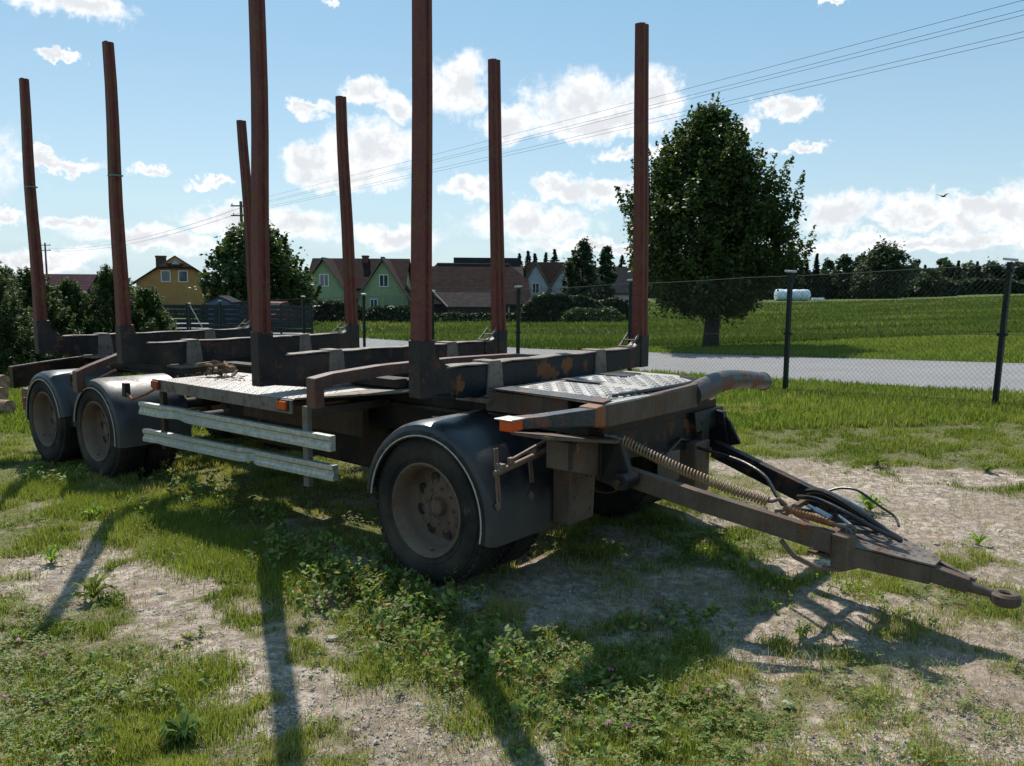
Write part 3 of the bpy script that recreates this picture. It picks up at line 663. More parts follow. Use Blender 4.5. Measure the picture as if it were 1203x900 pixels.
MB().prism([(.775, .67, .74), (.775, 1.5, .68), (.775, 2.02, .60), (.775, 2.02, .86), (.775, .67, .90)], (.03, 0, 0)).prism([(.82, 1.99, .90), (.82, 1.99, .62), (1.06, 1.86, .70), (.95, 1.93, .83)], (0, -.02, 0)).build('far_gusset', BLACK, TR, bevel=.003)
for zz in (.42, .52, .62, .70):
    for yy in (.60, .755): MB().lathe([(.0, -.008), (.010, -.008), (.011, .0), (.0, .0)], 6).build('bolt', RODM, TR, loc=(.6225 + (zz - .36) * .04, yy, zz)).rotation_euler = (0, 0, R(90))
hp = MB().prism([(.50, .55, .36), (.62, .55, .36), (.635, .55, .74), (.50, .55, .74)], (0, .25, 0)).build('spring_hanger', BROWN, TR, bevel=.012)
MB().prism([(.62, .70, .74), (.62, .70, .60), (.66, .70, .655), (.76, .70, .72), (.76, .70, .74)], (0, .10, 0)).build('gusset', BROWN, hp)
h2_ = MB()
for k in range(6): h2_.lathe([(.0, 0), (.008, 0)], 8, c=(0, 0, 0))
MB().prism([(.76, 1.58, .375), (.88, 1.58, .375), (.88, 1.58, .72), (.76, 1.58, .72)], (0, .20, 0)).build('spring_hanger', BROWN, TR, bevel=.012)
for x in (-.62,):
    for y in (.66, 1.66): MB().box((x - .05, y, .40), (x + .05, y + .16, .72)).build('spring_hanger', CHAS, TR, bevel=.01)
for x, y in ((.803, .29), (.803, .57)): MB().box((x - .004, y - .012, .675 if y > .5 else .76), (x + .012, y + .012, .872 if y > .5 else .90)).build('plate_flange', CHAS, CM, bevel=.003)
# brake chamber and pipework in the dark behind the drawbar
MB().lathe([(.0, 0), (.07, 0), (.085, .02), (.085, .10), (.07, .13), (.0, .13)], 18, c=(0, 0, 0)).build('brake_chamber', CHAS, TR, smooth=True, loc=(.55, 1.05, .60))
MB().tube([(.82, .9, .80), (.84, 1.2, .68), (.83, 1.45, .76), (.8, 1.7, .70)], .012, 6).build('brake_hose', HOSE, TR, smooth=True)

# --- drawbar
DB = MB()
NA = [(.86, .745, .660), (1.30, .765, .590), (1.93, .985, .437)]
DB.strip([[(x, y - .03, z - .053), (x, y + .03, z - .053), (x, y + .03, z + .053), (x, y - .03, z + .053)] for x, y, z in NA])
D0 = DB.build('drawbar', BROWN, TR, bevel=.004)
FA = MB().bar((.90, 1.80, .655), (1.97, 1.46, .425), .055, .115).build('far_arm', BLACK, D0, bevel=.004)
MB().box((-.05, -.045, -.085), (.04, .03, .085), Matrix.Translation((1.99, .985, .405)) @ Matrix.Rotation(-.28, 4, 'Z')).build('clamp_block', BROWN, D0, bevel=.006)
MB().strip([[(2.02, .975, .335), (2.02, 1.035, .335), (2.02, 1.035, .432), (2.02, .975, .432)], [(2.34, 1.175, .262), (2.34, 1.235, .262), (2.34, 1.235, .352), (2.34, 1.175, .352)]]).build('side_plate', BROWN, D0, bevel=.003)
MB().strip([[(2.00, 1.40, .335), (2.00, 1.46, .335), (2.00, 1.46, .430), (2.00, 1.40, .430)], [(2.44, 1.27, .250), (2.44, 1.31, .250), (2.44, 1.31, .330), (2.44, 1.27, .330)]]).build('side_plate', BROWN, D0, bevel=.003)
# ribbed top plate
tpv = MB().prism([(1.97, .955, .446), (2.36, 1.165, .360), (2.365, 1.30, .358), (1.93, 1.50, .455)], (.0, 0, .009))
for q in range(11):
    for r_ in range(9):
        u = (q + .5) / 11; y = 1.0 + (r_ + .5) / 9 * .46; x = 1.97 + .38 * u; lo = .955 + .21 * u + .02; hi = 1.50 - .19 * u - .02
        if not lo < y < hi: continue
        z = .446 - .086 * u + .0105; a = .7 if (q + r_) % 2 else -.7; M = Matrix.Translation((x, y, z)) @ Matrix.Rotation(.22, 4, 'Y') @ Matrix.Rotation(a, 4, 'Z')
        tpv.add([M @ Vector(v) for v in ((-.016, 0, 0), (0, -.006, 0), (.016, 0, 0), (0, .006, 0), (0, 0, .004))], [(0, 1, 4), (1, 2, 4), (2, 3, 4), (3, 0, 4)])
tpv.build('tread_plate', LEDGE, D0)
MB().bar((2.30, 1.215, .318), (2.50, 1.235, .282), .075, .085, w2=.06, h2=.07).build('nose_block', BROWN, D0, bevel=.006)
MB().bar((2.36, 1.31, .335), (2.52, 1.285, .292), .03, .03).build('nose_bar', LEDGE, D0, bevel=.004)
MB().tube([(2.44, 1.235, .290), (2.52, 1.24, .272), (2.60, 1.245, .262)], .03, 12, rs=[.034, .026, .022]).build('shank', BROWN, D0, smooth=True)
ey = MB().lathe([(.026, -.022), (.034, -.030), (.052, -.030), (.064, -.018), (.064, .018), (.052, .030), (.034, .030), (.026, .022)], 30, True).build('towing_eye', BROWN, D0, smooth=True, loc=(2.655, 1.25, .250)); ey.rotation_euler = (R(90) - .0, R(0), 0)
# hanging loop under the arm
MB().tube([(1.70, .90, .42), (1.76, .93, .34), (1.86, .97, .295), (1.97, 1.0, .30), (2.04, 1.02, .33)], .013, 8).build('hose_loop', RODM, D0, smooth=True)
MB().bar((1.80, 1.02, .36), (1.98, 1.04, .345), .05, .012).build('lower_tie', BROWN, D0)
MB().bar((1.86, 1.0, .40), (1.86, 1.44, .41), .05, .05).bar((1.60, .90, .475), (1.60, 1.60, .48), .03, .03).build('cross_tie', BROWN, D0, bevel=.003)
# coil spring
p0, p1 = Vector((.93, .60, .885)), Vector((1.66, .80, .640)); d = (p1 - p0); ln = d.length; dn = d.normalized(); u = dn.orthogonal().normalized(); v = dn.cross(u)
turns = 46; pts = []
for k in range(turns * 12 + 1):
    a = 2 * math.pi * k / 12; f_ = k / (turns * 12); sag = Vector((0, 0, -.025 * math.sin(math.pi * f_))); pts.append(p0 + d * f_ + sag + (u * math.cos(a) + v * math.sin(a)) * .0245)
SP = MB().tube(pts, .0050, 6).build('coil_spring', SPRG, TR, smooth=True)
hk = [p1, p1 + Vector((.02, .01, .0)), p1 + Vector((.05, .02, .015)), p1 + Vector((.08, .03, -.01)), p1 + Vector((.07, .03, -.04)), p1 + Vector((.03, .02, -.05))]
MB().tube(hk, .010, 8).build('spring_hook', BROWN, SP, smooth=True)
MB().tube([p0 + Vector((-.10, -.03, .02)), p0 + Vector((-.05, -.01, .015)), p0 + Vector((0, 0, 0))], .009, 8).build('spring_hook', LEDGE, SP, smooth=True)
sc = MB().tube([(1.72, .86, .60), (1.80, .93, .565), (1.92, 1.03, .515)], .016, 8, rs=[.012, .019, .015]).build('turnbuckle', ORNGR, TR, smooth=True)
MB().tube([(1.92, 1.03, .515), (1.96, 1.05, .51), (1.99, 1.05, .50), (2.01, 1.04, .48)], .009, 8).build('shackle', LEDGE, sc, smooth=True)
pts = []
for k in range(25): a = k / 24 * 2 * math.pi; pts.append((1.995 + .022 * math.cos(a), 1.05, .50 + .022 * math.sin(a)))
MB().tube(pts, .008, 6).build('ring', LEDGE, sc, smooth=True)
pts = []
for k in range(80): a = k / 79 * 2 * math.pi * 13; pts.append((1.73 + .17 * k / 79, .87 + .14 * k / 79 + .017 * math.cos(a), .598 - .07 * k / 79 + .017 * math.sin(a)))
MB().tube(pts, .004, 5).build('twisted_wire', ORNGR, sc, smooth=True)
# hoses and couplings lying on the drawbar
H = [[(1.62, 1.50, .545), (1.72, 1.40, .585), (1.85, 1.30, .585), (2.0, 1.24, .535), (2.12, 1.22, .475), (2.19, 1.22, .445)],
     [(1.60, 1.40, .53), (1.75, 1.26, .57), (1.92, 1.18, .55), (2.06, 1.17, .50), (2.20, 1.205, .445)],
     [(1.66, 1.10, .54), (1.80, 1.16, .53), (1.95, 1.26, .50), (2.05, 1.32, .48), (2.10, 1.26, .47), (2.04, 1.16, .47), (1.97, 1.10, .475)],
     [(1.72, 1.48, .56), (1.80, 1.50, .595), (1.90, 1.48, .60), (2.02, 1.46, .54), (2.10, 1.45, .50), (2.14, 1.38, .47)],
     [(.95, 1.45, .72), (1.15, 1.42, .70), (1.32, 1.33, .69), (1.46, 1.25, .655), (1.55, 1.18, .59), (1.62, 1.12, .545)],
     [(1.68, 1.02, .55), (1.78, 1.08, .51), (1.86, 1.14, .50), (1.95, 1.22, .49), (2.08, 1.27, .47)]]
for k, h in enumerate(H):
    # smooth the path
    P = [Vector(p) for p in h]; q = []
    for a in range(len(P) - 1):
        p_1 = P[max(a - 1, 0)]; p_2 = P[min(a + 2, len(P) - 1)]
        for u_ in np.linspace(0, 1, 8)[:-1]:
            q.append(.5 * ((2 * P[a]) + (P[a + 1] - p_1) * u_ + (2 * p_1 - 5 * P[a] + 4 * P[a + 1] - p_2) * u_ * u_ + (3 * P[a] - p_1 - 3 * P[a + 1] + p_2) * u_ ** 3))
    q.append(P[-1]); MB().tube(q, (.017, .013, .009, .007, .011, .010)[k], 8).build('air_hose', HOSE, TR, smooth=True)
for a, b_, r_ in (((1.74, 1.16, .555), (1.87, 1.13, .52), .016), ((1.82, 1.36, .585), (1.98, 1.32, .54), .018), ((1.69, 1.0, .555), (1.80, 1.02, .51), .012), ((1.90, 1.16, .53), (1.99, 1.10, .50), .010)):
    MB().tube([a, Vector(a).lerp(Vector(b_), .3), Vector(a).lerp(Vector(b_), .32), b_], r_, 8, rs=[r_ * .7, r_ * .7, r_, r_]).build('hose_coupling', GREYH, TR, smooth=True)

# --- rear end
rp = MB(); secs = []
for k in range(9):
    y = .03 + k / 8 * 1.6; z = .852 + .075 * (k / 8) ** 1.2 + (.035 * math.sin(k / 8 * math.pi)); secs.append([(-6.02, y, z - .02), (-6.10, y + .03, z - .23), (-6.14, y + .03, z - .23), (-6.14, y, z), (-6.02, y, z)])
RP = MB().strip(secs).build('rear_panel', BLACK, TR, bevel=.004)
MB().tube([(-6.02, .03 + k / 8 * 1.6, .856 + .075 * (k / 8) ** 1.2 + (.035 * math.sin(k / 8 * math.pi))) for k in range(9)], .008, 6).build('edge_trim', LEDGE, RP)
MB().box((-6.45, .25, .42), (-6.28, 2.25, .58)).box((-6.45, .75, .5), (-6.0, .85, .85)).box((-6.45, 1.65, .5), (-6.0, 1.75, .85)).build('rear_underrun_bar', RUSTB, TR, bevel=.006)
rl = MB().box((-6.30, .20, .36), (-6.22, .62, .50)).build('rear_lamp_box', simple('faded_red', (.16, .04, .035)), TR, bevel=.008)

# ------------------------------------------------------------------ bark heap lying on the near side deck
ct, st_ = math.cos(TA), math.sin(TA)
def tw(x, y, z): return (TO[0] + x * ct + y * st_, TO[1] - x * st_ + y * ct, z)
rr = random.Random(5); crumbs = MB(); C0 = Vector((-2.86, .47, .975))
BH = empty('bark_heap', tw(-2.86, .47, .975), -TA); tag(BH, 'small heap of broken brown bark pieces lying on the pale checker plate deck', 'bark heap')
for k in range(110):
    big = k < 24; x, y = (-2.86 + rr.gauss(0, .09), .47 + rr.gauss(0, .05)) if big else (-2.62 + rr.gauss(0, .30), .40 + rr.gauss(0, .12))
    if not (-3.0 < x < -1.6 and .05 < y < .72): continue
    z = .985 + (rr.uniform(.0, .085) if big else .0); s_ = rr.uniform(.03, .085) if big else rr.uniform(.006, .02)
    M = Matrix.Translation(Vector((x, y, z)) - C0) @ Matrix.Rotation(rr.uniform(0, 6.3), 4, 'Z') @ Matrix.Rotation(rr.gauss(0, .35 if big else .05), 4, 'Y')
    P = [Vector((s_ * math.cos(a) * rr.uniform(.7, 1.2), s_ * .38 * math.sin(a) * rr.uniform(.6, 1.2), rr.uniform(-.003, .003))) for a in np.linspace(0, 2 * math.pi, 8)[:-1]]
    h = s_ * .22; vs_b = [M @ p for p in P] + [M @ (p * .9 + Vector((0, 0, h))) for p in P]; fs_b = [tuple(range(7))[::-1], tuple(range(7, 14))] + [(a, (a + 1) % 7, (a + 1) % 7 + 7, a + 7) for a in range(7)]
    if big: MB().add(vs_b, fs_b).build('bark_piece', CHIP, BH)
    else: crumbs.add(vs_b, fs_b)
tag(crumbs.build('bark_crumbs', CHIP, BH), kind='stuff')
# ================================================================== chain-link fence along the road
FP0 = np.array([4.52, 13.16]); FD = np.array([-.6203, .7843]); FS = [-6.35, -3.175, 0, 3.51, 7.07, 10.75, 14.62, 19.06, 23.4, 27.76, 32.1]
TOPZ = {-6.35: 2.27, -3.175: 2.12, 0: 2.0}
FN = empty('chain_link_fence', (FP0[0], FP0[1], 0)); tag(FN, 'chain-link wire fence on dark green capped posts along the near edge of the road', 'fence')
def fpt(s, z=0): return Vector((FD[0] * s, FD[1] * s, z))
def fg(s): return gz(FP0[0] + FD[0] * s, FP0[1] + FD[1] * s)
def ftop(s):
    return float(np.interp(s, [-6.35, -3.175, 0, 3.51, 7.07, 14.62, 19.06, 27.76, 32.1], [2.25, 2.12, 2.0, 1.87, 1.73, 1.48, 1.35, 1.05, .86]))
for k, s in enumerate(FS):
    b = fpt(s, fg(s) - .1); tpz = ftop(s); lean = {0: .0, -3.175: .06}.get(s, 0)
    pv = Vector((lean, 0, 0)); tp = fpt(s, tpz - .05) + pv
    po = MB().bar(b, tp, .075, .06, up=(FD[0], FD[1], 0)).build('post', POST, FN, bevel=.006)
    cp = MB(); cp.box((-.075, -.062, -.012), (.075, .062, .022), Matrix.Translation(tp + Vector((0, 0, .03))) @ Matrix.Rotation(math.atan2(FD[1], FD[0]), 4, 'Z') @ Matrix.Rotation(.12 * math.sin(k * 5), 4, 'Y'))
    cp.build('post_cap', CAPM, po, bevel=.006)
    cl = MB()
    for zz in (fg(s) + .97, tpz - .16):
        cl = MB(); cl.box((-.055, -.04, -.022), (.055, .04, .022), Matrix.Translation(fpt(s, zz) + pv * ((zz - fg(s)) / 2)) @ Matrix.Rotation(math.atan2(FD[1], FD[0]), 4, 'Z'))
        cl.build('wire_clamp', POST, po)
# woven wires: two families of diagonals
vs, fs = [], []; step = .072; s = -6.35 - 2.0; r_ = .0017
def wire(pts):
    k = len(vs)
    for p in pts: vs.extend([(p.x, p.y, p.z + r_), (p.x + r_ * .8, p.y + r_, p.z - r_ * .6), (p.x - r_ * .8, p.y - r_, p.z - r_ * .6)])
    for a in range(len(pts) - 1):
        for j in range(3): fs.append((k + a * 3 + j, k + a * 3 + (j + 1) % 3, k + a * 3 + 3 + (j + 1) % 3, k + a * 3 + 3 + j))
while s < 24:
    for sg in (1, -1):
        pts = []
        for q in range(5):
            f_ = q / 4; s2 = s + sg * 1.9 * f_ * .95 if sg == 1 else s + 1.9 - 1.9 * f_ * .95
            lo = fg(s2) + .05; hi = ftop(s2) - .10; p = fpt(s2, lo + (hi - lo) * f_); sag = .012 * math.sin(s2 * 1.1 + f_ * 2); p.x += .78 * sag; p.y += .62 * sag; pts.append(p)
        wire(pts)
    s += step if s < 12 else step * 1.6
me = np_mesh('wire_mesh', np.array(vs), [np.array(fs)], WIRE, parent=FN)
for zz in ('top', 'mid', 'low'):
    b = MB(); pts = []
    for s in np.arange(-6.35, 32.2, .9):
        z = ftop(s) - .09 if zz == 'top' else fg(s) + (.97 if zz == 'mid' else .06); pts.append(fpt(s, z + .008 * math.sin(s * 2.1)))
    b.tube(pts, .0045 if zz == 'mid' else .006, 5).build('tension_wire', WIRE, FN)
# brace rod at the far corner post
a = fpt(32.1, .80); b_ = a + Vector((1.1, -.5, -1.7)); MB().tube([a, b_], .022, 6).build('brace_rod', CAPM, FN)

# ------------------------------------------------------------------ utility poles and cables
def upole(px, depth, topz, label, single=False):
    p = at(px, 330, depth); g0 = gz(p.x, p.y); t_ = empty('utility_pole', (p.x, p.y, g0)); tag(t_, label, 'utility pole', 'poles of the overhead power line')
    MB().tube([(0, 0, -.3), (0, 0, (topz - g0) * .5), (0, 0, topz - g0)], .14, 10, rs=[.17, .14, .11]).build('pole_shaft', WOODP, t_, smooth=True)
    for k, zz in enumerate((topz - g0 - .35, topz - g0 - 1.1)):
        ar = MB().box((-.8, -.05, zz - .05), (.8, .05, zz + .05)).build('crossarm', WOODP, t_, bevel=.01)
        for xx in (-.7, .0, .7) if k == 0 else (-.6, .6):
            MB().tube([(xx, 0, zz + .05), (xx, 0, zz + .12), (xx, 0, zz + .2)], .05, 8, rs=[.03, .055, .03]).build('insulator', CAPM, ar)
    return Vector((p.x, p.y, topz))
PA = upole(55.5, 118, 7.7, 'thin dark power pole with crossarms above the shrubs at the far left')
PB = upole(286, 64, 8.25, 'power pole half hidden behind the third tall stake of the trailer')
PC = Vector((16.5, 11.2, 0)); PC.z = 0
t_ = empty('utility_pole', (17.3, 9.6, gz(17.3, 9.6)))
tag(t_, 'nearest power pole carrying the wires, at the right beyond the picture edge', 'utility pole', 'poles of the overhead power line')
MB().tube([(0, 0, -.3), (0, 0, 4), (0, 0, 8.3)], .14, 10, rs=[.17, .14, .11]).build('pole_shaft', WOODP, t_, smooth=True)
for zz in (7.1, 7.8): MB().box((-.9, -.05, zz), (.9, .05, zz + .1), Matrix.Rotation(.6, 4, 'Z')).build('crossarm', WOODP, t_)
# (pixel height at the right edge, height at the pole behind the stake)
for k, (py, pb, off) in enumerate(((-3, 238, -.7), (8.5, 243, -.35), (14.5, 244.5, .35), (34, 249, -.3), (41, 251, .4))):
    e = at(1203, py, 18.5 + off * .3); f_ = at(286, pb, 64); d = e - f_; e2 = f_ + d * 1.20; n = 22; pts = []
    for q in range(n + 1):
        u = q / n; p = f_.lerp(e2, u); p.z -= 4 * .10 * u * (1 - u); pts.append(p)
    w_ = MB().tube(pts, .0055, 5).build('power_cable', CABLE)
    tag(w_, ['topmost overhead cable crossing the sky', 'second overhead cable from the top, just above its close twin', 'third overhead cable, lower one of the upper close pair', 'fourth overhead cable, upper one of the lowest pair', 'lowest overhead cable crossing behind the tree top'][k], 'cable', 'overhead power cables')
    g_ = at(57, 291 + k * 1.2, 118); pts = [f_.lerp(g_, u) + Vector((0, 0, -4 * 1.0 * u * (1 - u))) for u in np.linspace(0, 1, 14)]
    if k in (1, 3):
        w_ = MB().tube(pts, .012, 4).build('power_cable', CABLE); tag(w_, 'upper thin cable sagging down to the far left pole' if k == 1 else 'lower thin cable sagging down to the far left pole', 'cable', 'overhead power cables')

# ------------------------------------------------------------------ bird
bp = at(1108, 231, 36); b = empty('flying_bird', bp, .5); tag(b, 'small dark bird flying in the blue sky above the far wood', 'bird')
MB().tube([(-.17, 0, 0), (-.10, 0, .0), (0, 0, .01), (.10, 0, .02), (.15, 0, .025), (.19, 0, .02)], .03, 8, rs=[.008, .022, .04, .034, .025, .004]).build('body', BIRDM, b, smooth=True)
for sg in (1, -1): MB().prism([(.05, sg * .02, .02), (-.06, sg * .02, .015), (-.10, sg * .20, .09), (-.04, sg * .30, .11), (.04, sg * .16, .08)], (0, 0, .008)).build('wing', BIRDM, b)

# ------------------------------------------------------------------ houses
def gable_house(name, label, cen, rot, lx, ly, wall_h, ridge_h, wall_m, roof_m, over=.35, hip=0., zb=None, cat='house'):
    """ridge along local X; gable ends at +-lx/2"""
    z0 = gz(cen[0], cen[1]) if zb is None else zb
    t_ = empty(name, (cen[0], cen[1], z0), rot); tag(t_, label, cat)
    a, c = lx / 2, ly / 2
    MB().prism([(-a, -c, -.5), (-a, c, -.5), (-a, c, wall_h), (-a, 0, ridge_h - .08), (-a, -c, wall_h)], (lx, 0, 0)).build('wall', wall_m, t_)
    k = (ridge_h - wall_h) / c; rf = MB(); aa = a + over; ch = c + over; ze = wall_h - k * over; th = .16
    xh = aa - hip; zh = ridge_h
    for sg in (-1, 1):
        if hip: rf.prism([(-aa, sg * ch, ze), (aa, sg * ch, ze), (aa, sg * ch * .42, ze + k * ch * .58), (xh, 0, zh), (-xh, 0, zh), (-aa, sg * ch * .42, ze + k * ch * .58)], (0, 0, th))
        else: rf.prism([(-aa, sg * ch, ze), (aa, sg * ch, ze), (aa, 0, zh), (-aa, 0, zh)], (0, 0, th))
    if hip:
        for sg in (-1, 1): rf.prism([(sg * aa, -ch * .42, ze + k * ch * .58), (sg * aa, ch * .42, ze + k * ch * .58), (sg * xh, 0, zh)], (0, 0, th))
    rfo = rf.build('roof', roof_m, t_)
    return t_, rfo, (a, c, wall_h, ridge_h)
def trim_line(rfo, p, q, r_=.07, mat=None): MB().bar(p, q, r_ * 2, r_ * 2).build('verge_board', mat or WHITEP, rfo)
def window(t_, face, u, z, wd, ht, H, cross=True):
    """face: 'x+','x-','y+','y-' of the local house box"""
    a, c = H[0], H[1]
    def P(u_, z_, d_): return {'y-': (u_, -c - d_, z_), 'y+': (u_, c + d_, z_), 'x+': (a + d_, u_, z_), 'x-': (-a - d_, u_, z_)}[face]
    fr = MB()
    for (u0, z0, u1, z1) in ((u - wd / 2 - .09, z - ht / 2 - .09, u + wd / 2 + .09, z - ht / 2), (u - wd / 2 - .09, z + ht / 2, u + wd / 2 + .09, z + ht / 2 + .09), (u - wd / 2 - .09, z - ht / 2, u - wd / 2, z + ht / 2), (u + wd / 2, z - ht / 2, u + wd / 2 + .09, z + ht / 2)) + (((u - .035, z - ht / 2, u + .035, z + ht / 2),) if cross else ()):
        p, q = P(u0, z0, .0), P(u1, z1, .07); fr.box([min(x, y) for x, y in zip(p, q)], [max(x, y) for x, y in zip(p, q)])
    f = fr.build('window', WHITEP, t_); p, q = P(u - wd / 2, z - ht / 2, .0), P(u + wd / 2, z + ht / 2, .02)
    MB().box([min(x, y) for x, y in zip(p, q)], [max(x, y) for x, y in zip(p, q)]).build('pane', GLASS, f)
def chimney(rfo, x, y, z0, z1, s_=.5): MB().box((x - s_ / 2, y - s_ / 2, z0), (x + s_ / 2, y + s_ / 2, z1)).box((x - s_ / 2 - .06, y - s_ / 2 - .06, z1 - .15), (x + s_ / 2 + .06, y + s_ / 2 + .06, z1 - .03)).build('chimney', BRICK, rfo)
def zp(py, depth, px=600): return at(px, py, depth).z
# ochre house: gable to the viewer, ridge running away to the left
d = 78; c = at(205, 345, d + 4); z0 = -1.0
t_, rf, Hh = gable_house('ochre_house', 'ochre rendered house with brown half-hipped roof and two small gable windows', (c.x + .1, c.y), R(-66), 8.4, 7.0, 3.0, zp(304, d) - z0, YELW, R_BROWN, hip=1.3, zb=z0, over=.4)
window(t_, 'x+', -.9, 3.55, .7, .95, Hh, False); window(t_, 'x+', .65, 3.55, .7, .95, Hh, False); chimney(rf, -1.7, -1.2, 4.2, zp(302, d) - z0 + .1, 1.0)
MB().prism([(Hh[0] + .02, -.8, Hh[3] - 1.15), (Hh[0] + .02, .8, Hh[3] - 1.15), (Hh[0] + .02, 0, Hh[3] - .35)], (.1, 0, 0)).build('gable_board', simple('grey_boards', (.38, .42, .46)), t_)
# purple roof behind the pines
d = 66; c = at(74, 340, d + 3)
t_, rf, Hh = gable_house('outbuilding', 'low house with purple-red ribbed roof between the pine shrubs', (c.x, c.y), R(4), 5.2, 6.0, 1.5, zp(327, d) - z0, DARKW, R_PURP, zb=-1.0)
c = at(102, 345, d + 6); t_, rf, Hh = gable_house('outbuilding', 'lower purple roof annex right of the purple-red roof', (c.x, c.y), R(4), 3.2, 4.5, 1.2, zp(336, d) + 1.0, DARKW, R_PURP, zb=-1.0)
# green house: long ridge with two cross gables to the viewer
d = 80; zr = zp(305, d) + 1.0; cL = at(425, 345, d + 4)
t_, rf, Hh = gable_house('green_house', 'light green boarded house with brown roof and two white framed gable windows', (cL.x, cL.y), R(0), 9.4, 7.0, 2.6, zr, GRNW, R_BROWN, zb=-1.0)
for xx, wd in ((-2.9, 5.4), (2.95, 5.0)):
    b = MB(); g0, y0 = -3.5 - 1.1, wd / 2; b.prism([(xx - y0, g0, -.5), (xx + y0, g0, -.5), (xx + y0, g0, 1.6), (xx, g0, zr - .25), (xx - y0, g0, 1.6)], (0, 4.3, 0)); b.build('gable_wall', GRNW, t_)
    b = MB()
    for sg in (-1, 1): b.prism([(xx + sg * (y0 + .4), g0 - .35, 1.6 - .6), (xx, g0 - .35, zr - .05), (xx, g0 + 4.6, zr - .05), (xx + sg * (y0 + .4), g0 + 4.6, 1.6 - .6)], (0, 0, .15))
    b.build('gable_roof', R_BROWN, t_)
    for sg in (-1, 1): MB().bar((xx + sg * (y0 + .42), g0 - .38, 1.02), (xx, g0 - .38, zr + .02), .05, .14).build('verge_board', LEDGE, t_)
    c0 = Hh[1]; window(t_, 'y-', xx + .1, zr - 2.15, .75, 1.05, (Hh[0], 4.6, 0, 0))
    window(t_, 'y-', xx - .9, .95, .6, .9, (Hh[0], 4.6, 0, 0))
chimney(rf, .5, -.3, zr - 1, zr + .45, .6); chimney(rf, 2.2, .2, zr - 1, zr + .35, .3); MB().tube([(-.3, -.25, zr - .1), (0.2, -1.6, zr - 2.2), (.0, -3.2, zr - 3.6)], .03, 4).build('drain_cable', LEDGE, t_)
# dark barn
d = 72; cB = at(556, 345, d + 4); zr = zp(311, d) + 1.0
t_, rf, Hh = gable_house('dark_barn', 'long dark brown barn with a big roof, right of the green house', (cB.x, cB.y), R(6), 9.3, 8.6, 1.3, zr, DARKW, R_BROWN, zb=-1.0, cat='barn', hip=1.6)
trim_line(rf, (4.98, -4.62, .98), (4.98, -1.9, zr - 1.75), .05, LEDGE); trim_line(rf, (-3.4, 0, zr + .19), (3.4, 0, zr + .19), .05, LEDGE)
MB().prism([(-4.3, -4.5, 2.1), (1.2, -4.5, 2.1), (1.8, -7.0, .9), (-2.6, -7.0, .9)], (0, 0, .12)).build('lean_to_roof', simple('old_sheet', (.040, .032, .032), .9, .3, 2, .01, spec=.05), t_)
MB().bar((-4.9, -2.9, 3.4), (-2.6, -7.05, 1.0), .1, .12).build('verge_board', LEDGE, t_); MB().box((-2.5, -6.9, -.5), (1.6, -4.6, .95)).build('lean_to_wall', DARKW, t_)
window(t_, 'y-', 2.6, .7, .6, .6, Hh, False)
d = 100; cE = at(572, 330, d); t_, rf, Hh = gable_house('far_barn', 'dark roof ridge of another barn showing above the dark barn', (cE.x, cE.y), R(3), 7.5, 6, 2.0, zp(304.5, d) + 1, DARKW, R_GREY, zb=-1.0, cat='barn')
# pale farmhouse
d = 105; zr = zp(308, d) + 1.0; c = at(650, 340, d + 4)
t_, rf, Hh = gable_house('pale_farmhouse', 'pale grey farmhouse with twin gables and a dark chimney behind the hedge', (c.x, c.y), R(-4), 6.6, 6.4, 2.6, zr, WHTW, R_BROWN, zb=-1.0)
for xx, wd, zz in ((-2.2, 4.0, zr - .1), (1.3, 3.6, zr - .7)):
    g0, y0 = -4.2, wd / 2; MB().prism([(xx - y0, g0, -.5), (xx + y0, g0, -.5), (xx + y0, g0, 2.2), (xx, g0, zz - .2), (xx - y0, g0, 2.2)], (0, 3.5, 0)).build('gable_wall', WHTW, t_)
    b = MB()
    for sg in (-1, 1): b.prism([(xx + sg * (y0 + .35), g0 - .3, 1.85), (xx, g0 - .3, zz), (xx, g0 + 4, zz), (xx + sg * (y0 + .35), g0 + 4, 1.85)], (0, 0, .14))
    b.build('gable_roof', R_BROWN, t_)
    for sg in (-1, 1): MB().bar((xx + sg * (y0 + .38), g0 - .33, 1.85), (xx, g0 - .33, zz + .08), .08, .14).build('verge_board', LEDGE, t_)
window(t_, 'y-', -2.2, 2.6, .8, 1.2, (0, 4.2, 0, 0)); chimney(rf, 2.3, 0, zr - 1, zr + .75, .9)
d = 98; c = at(713, 338, d + 4); t_, rf, Hh = gable_house('grey_roof_house', 'low house with long dark grey roof and pale wall right of the farmhouse', (c.x, c.y), R(2), 7.4, 7, 2.2, zp(314, d) + 1.0, WHTW, R_GREY, zb=-1.0)
trim_line(rf, (4.05, -3.8, 1.9), (4.05, 0, zp(314, d) + 1.12), .05, LEDGE)
MB().box((-1.8, -3.75, -.3), (2.4, -3.55, 1.0)).build('garden_wall', simple('block_wall', (.22, .22, .24)), t_)

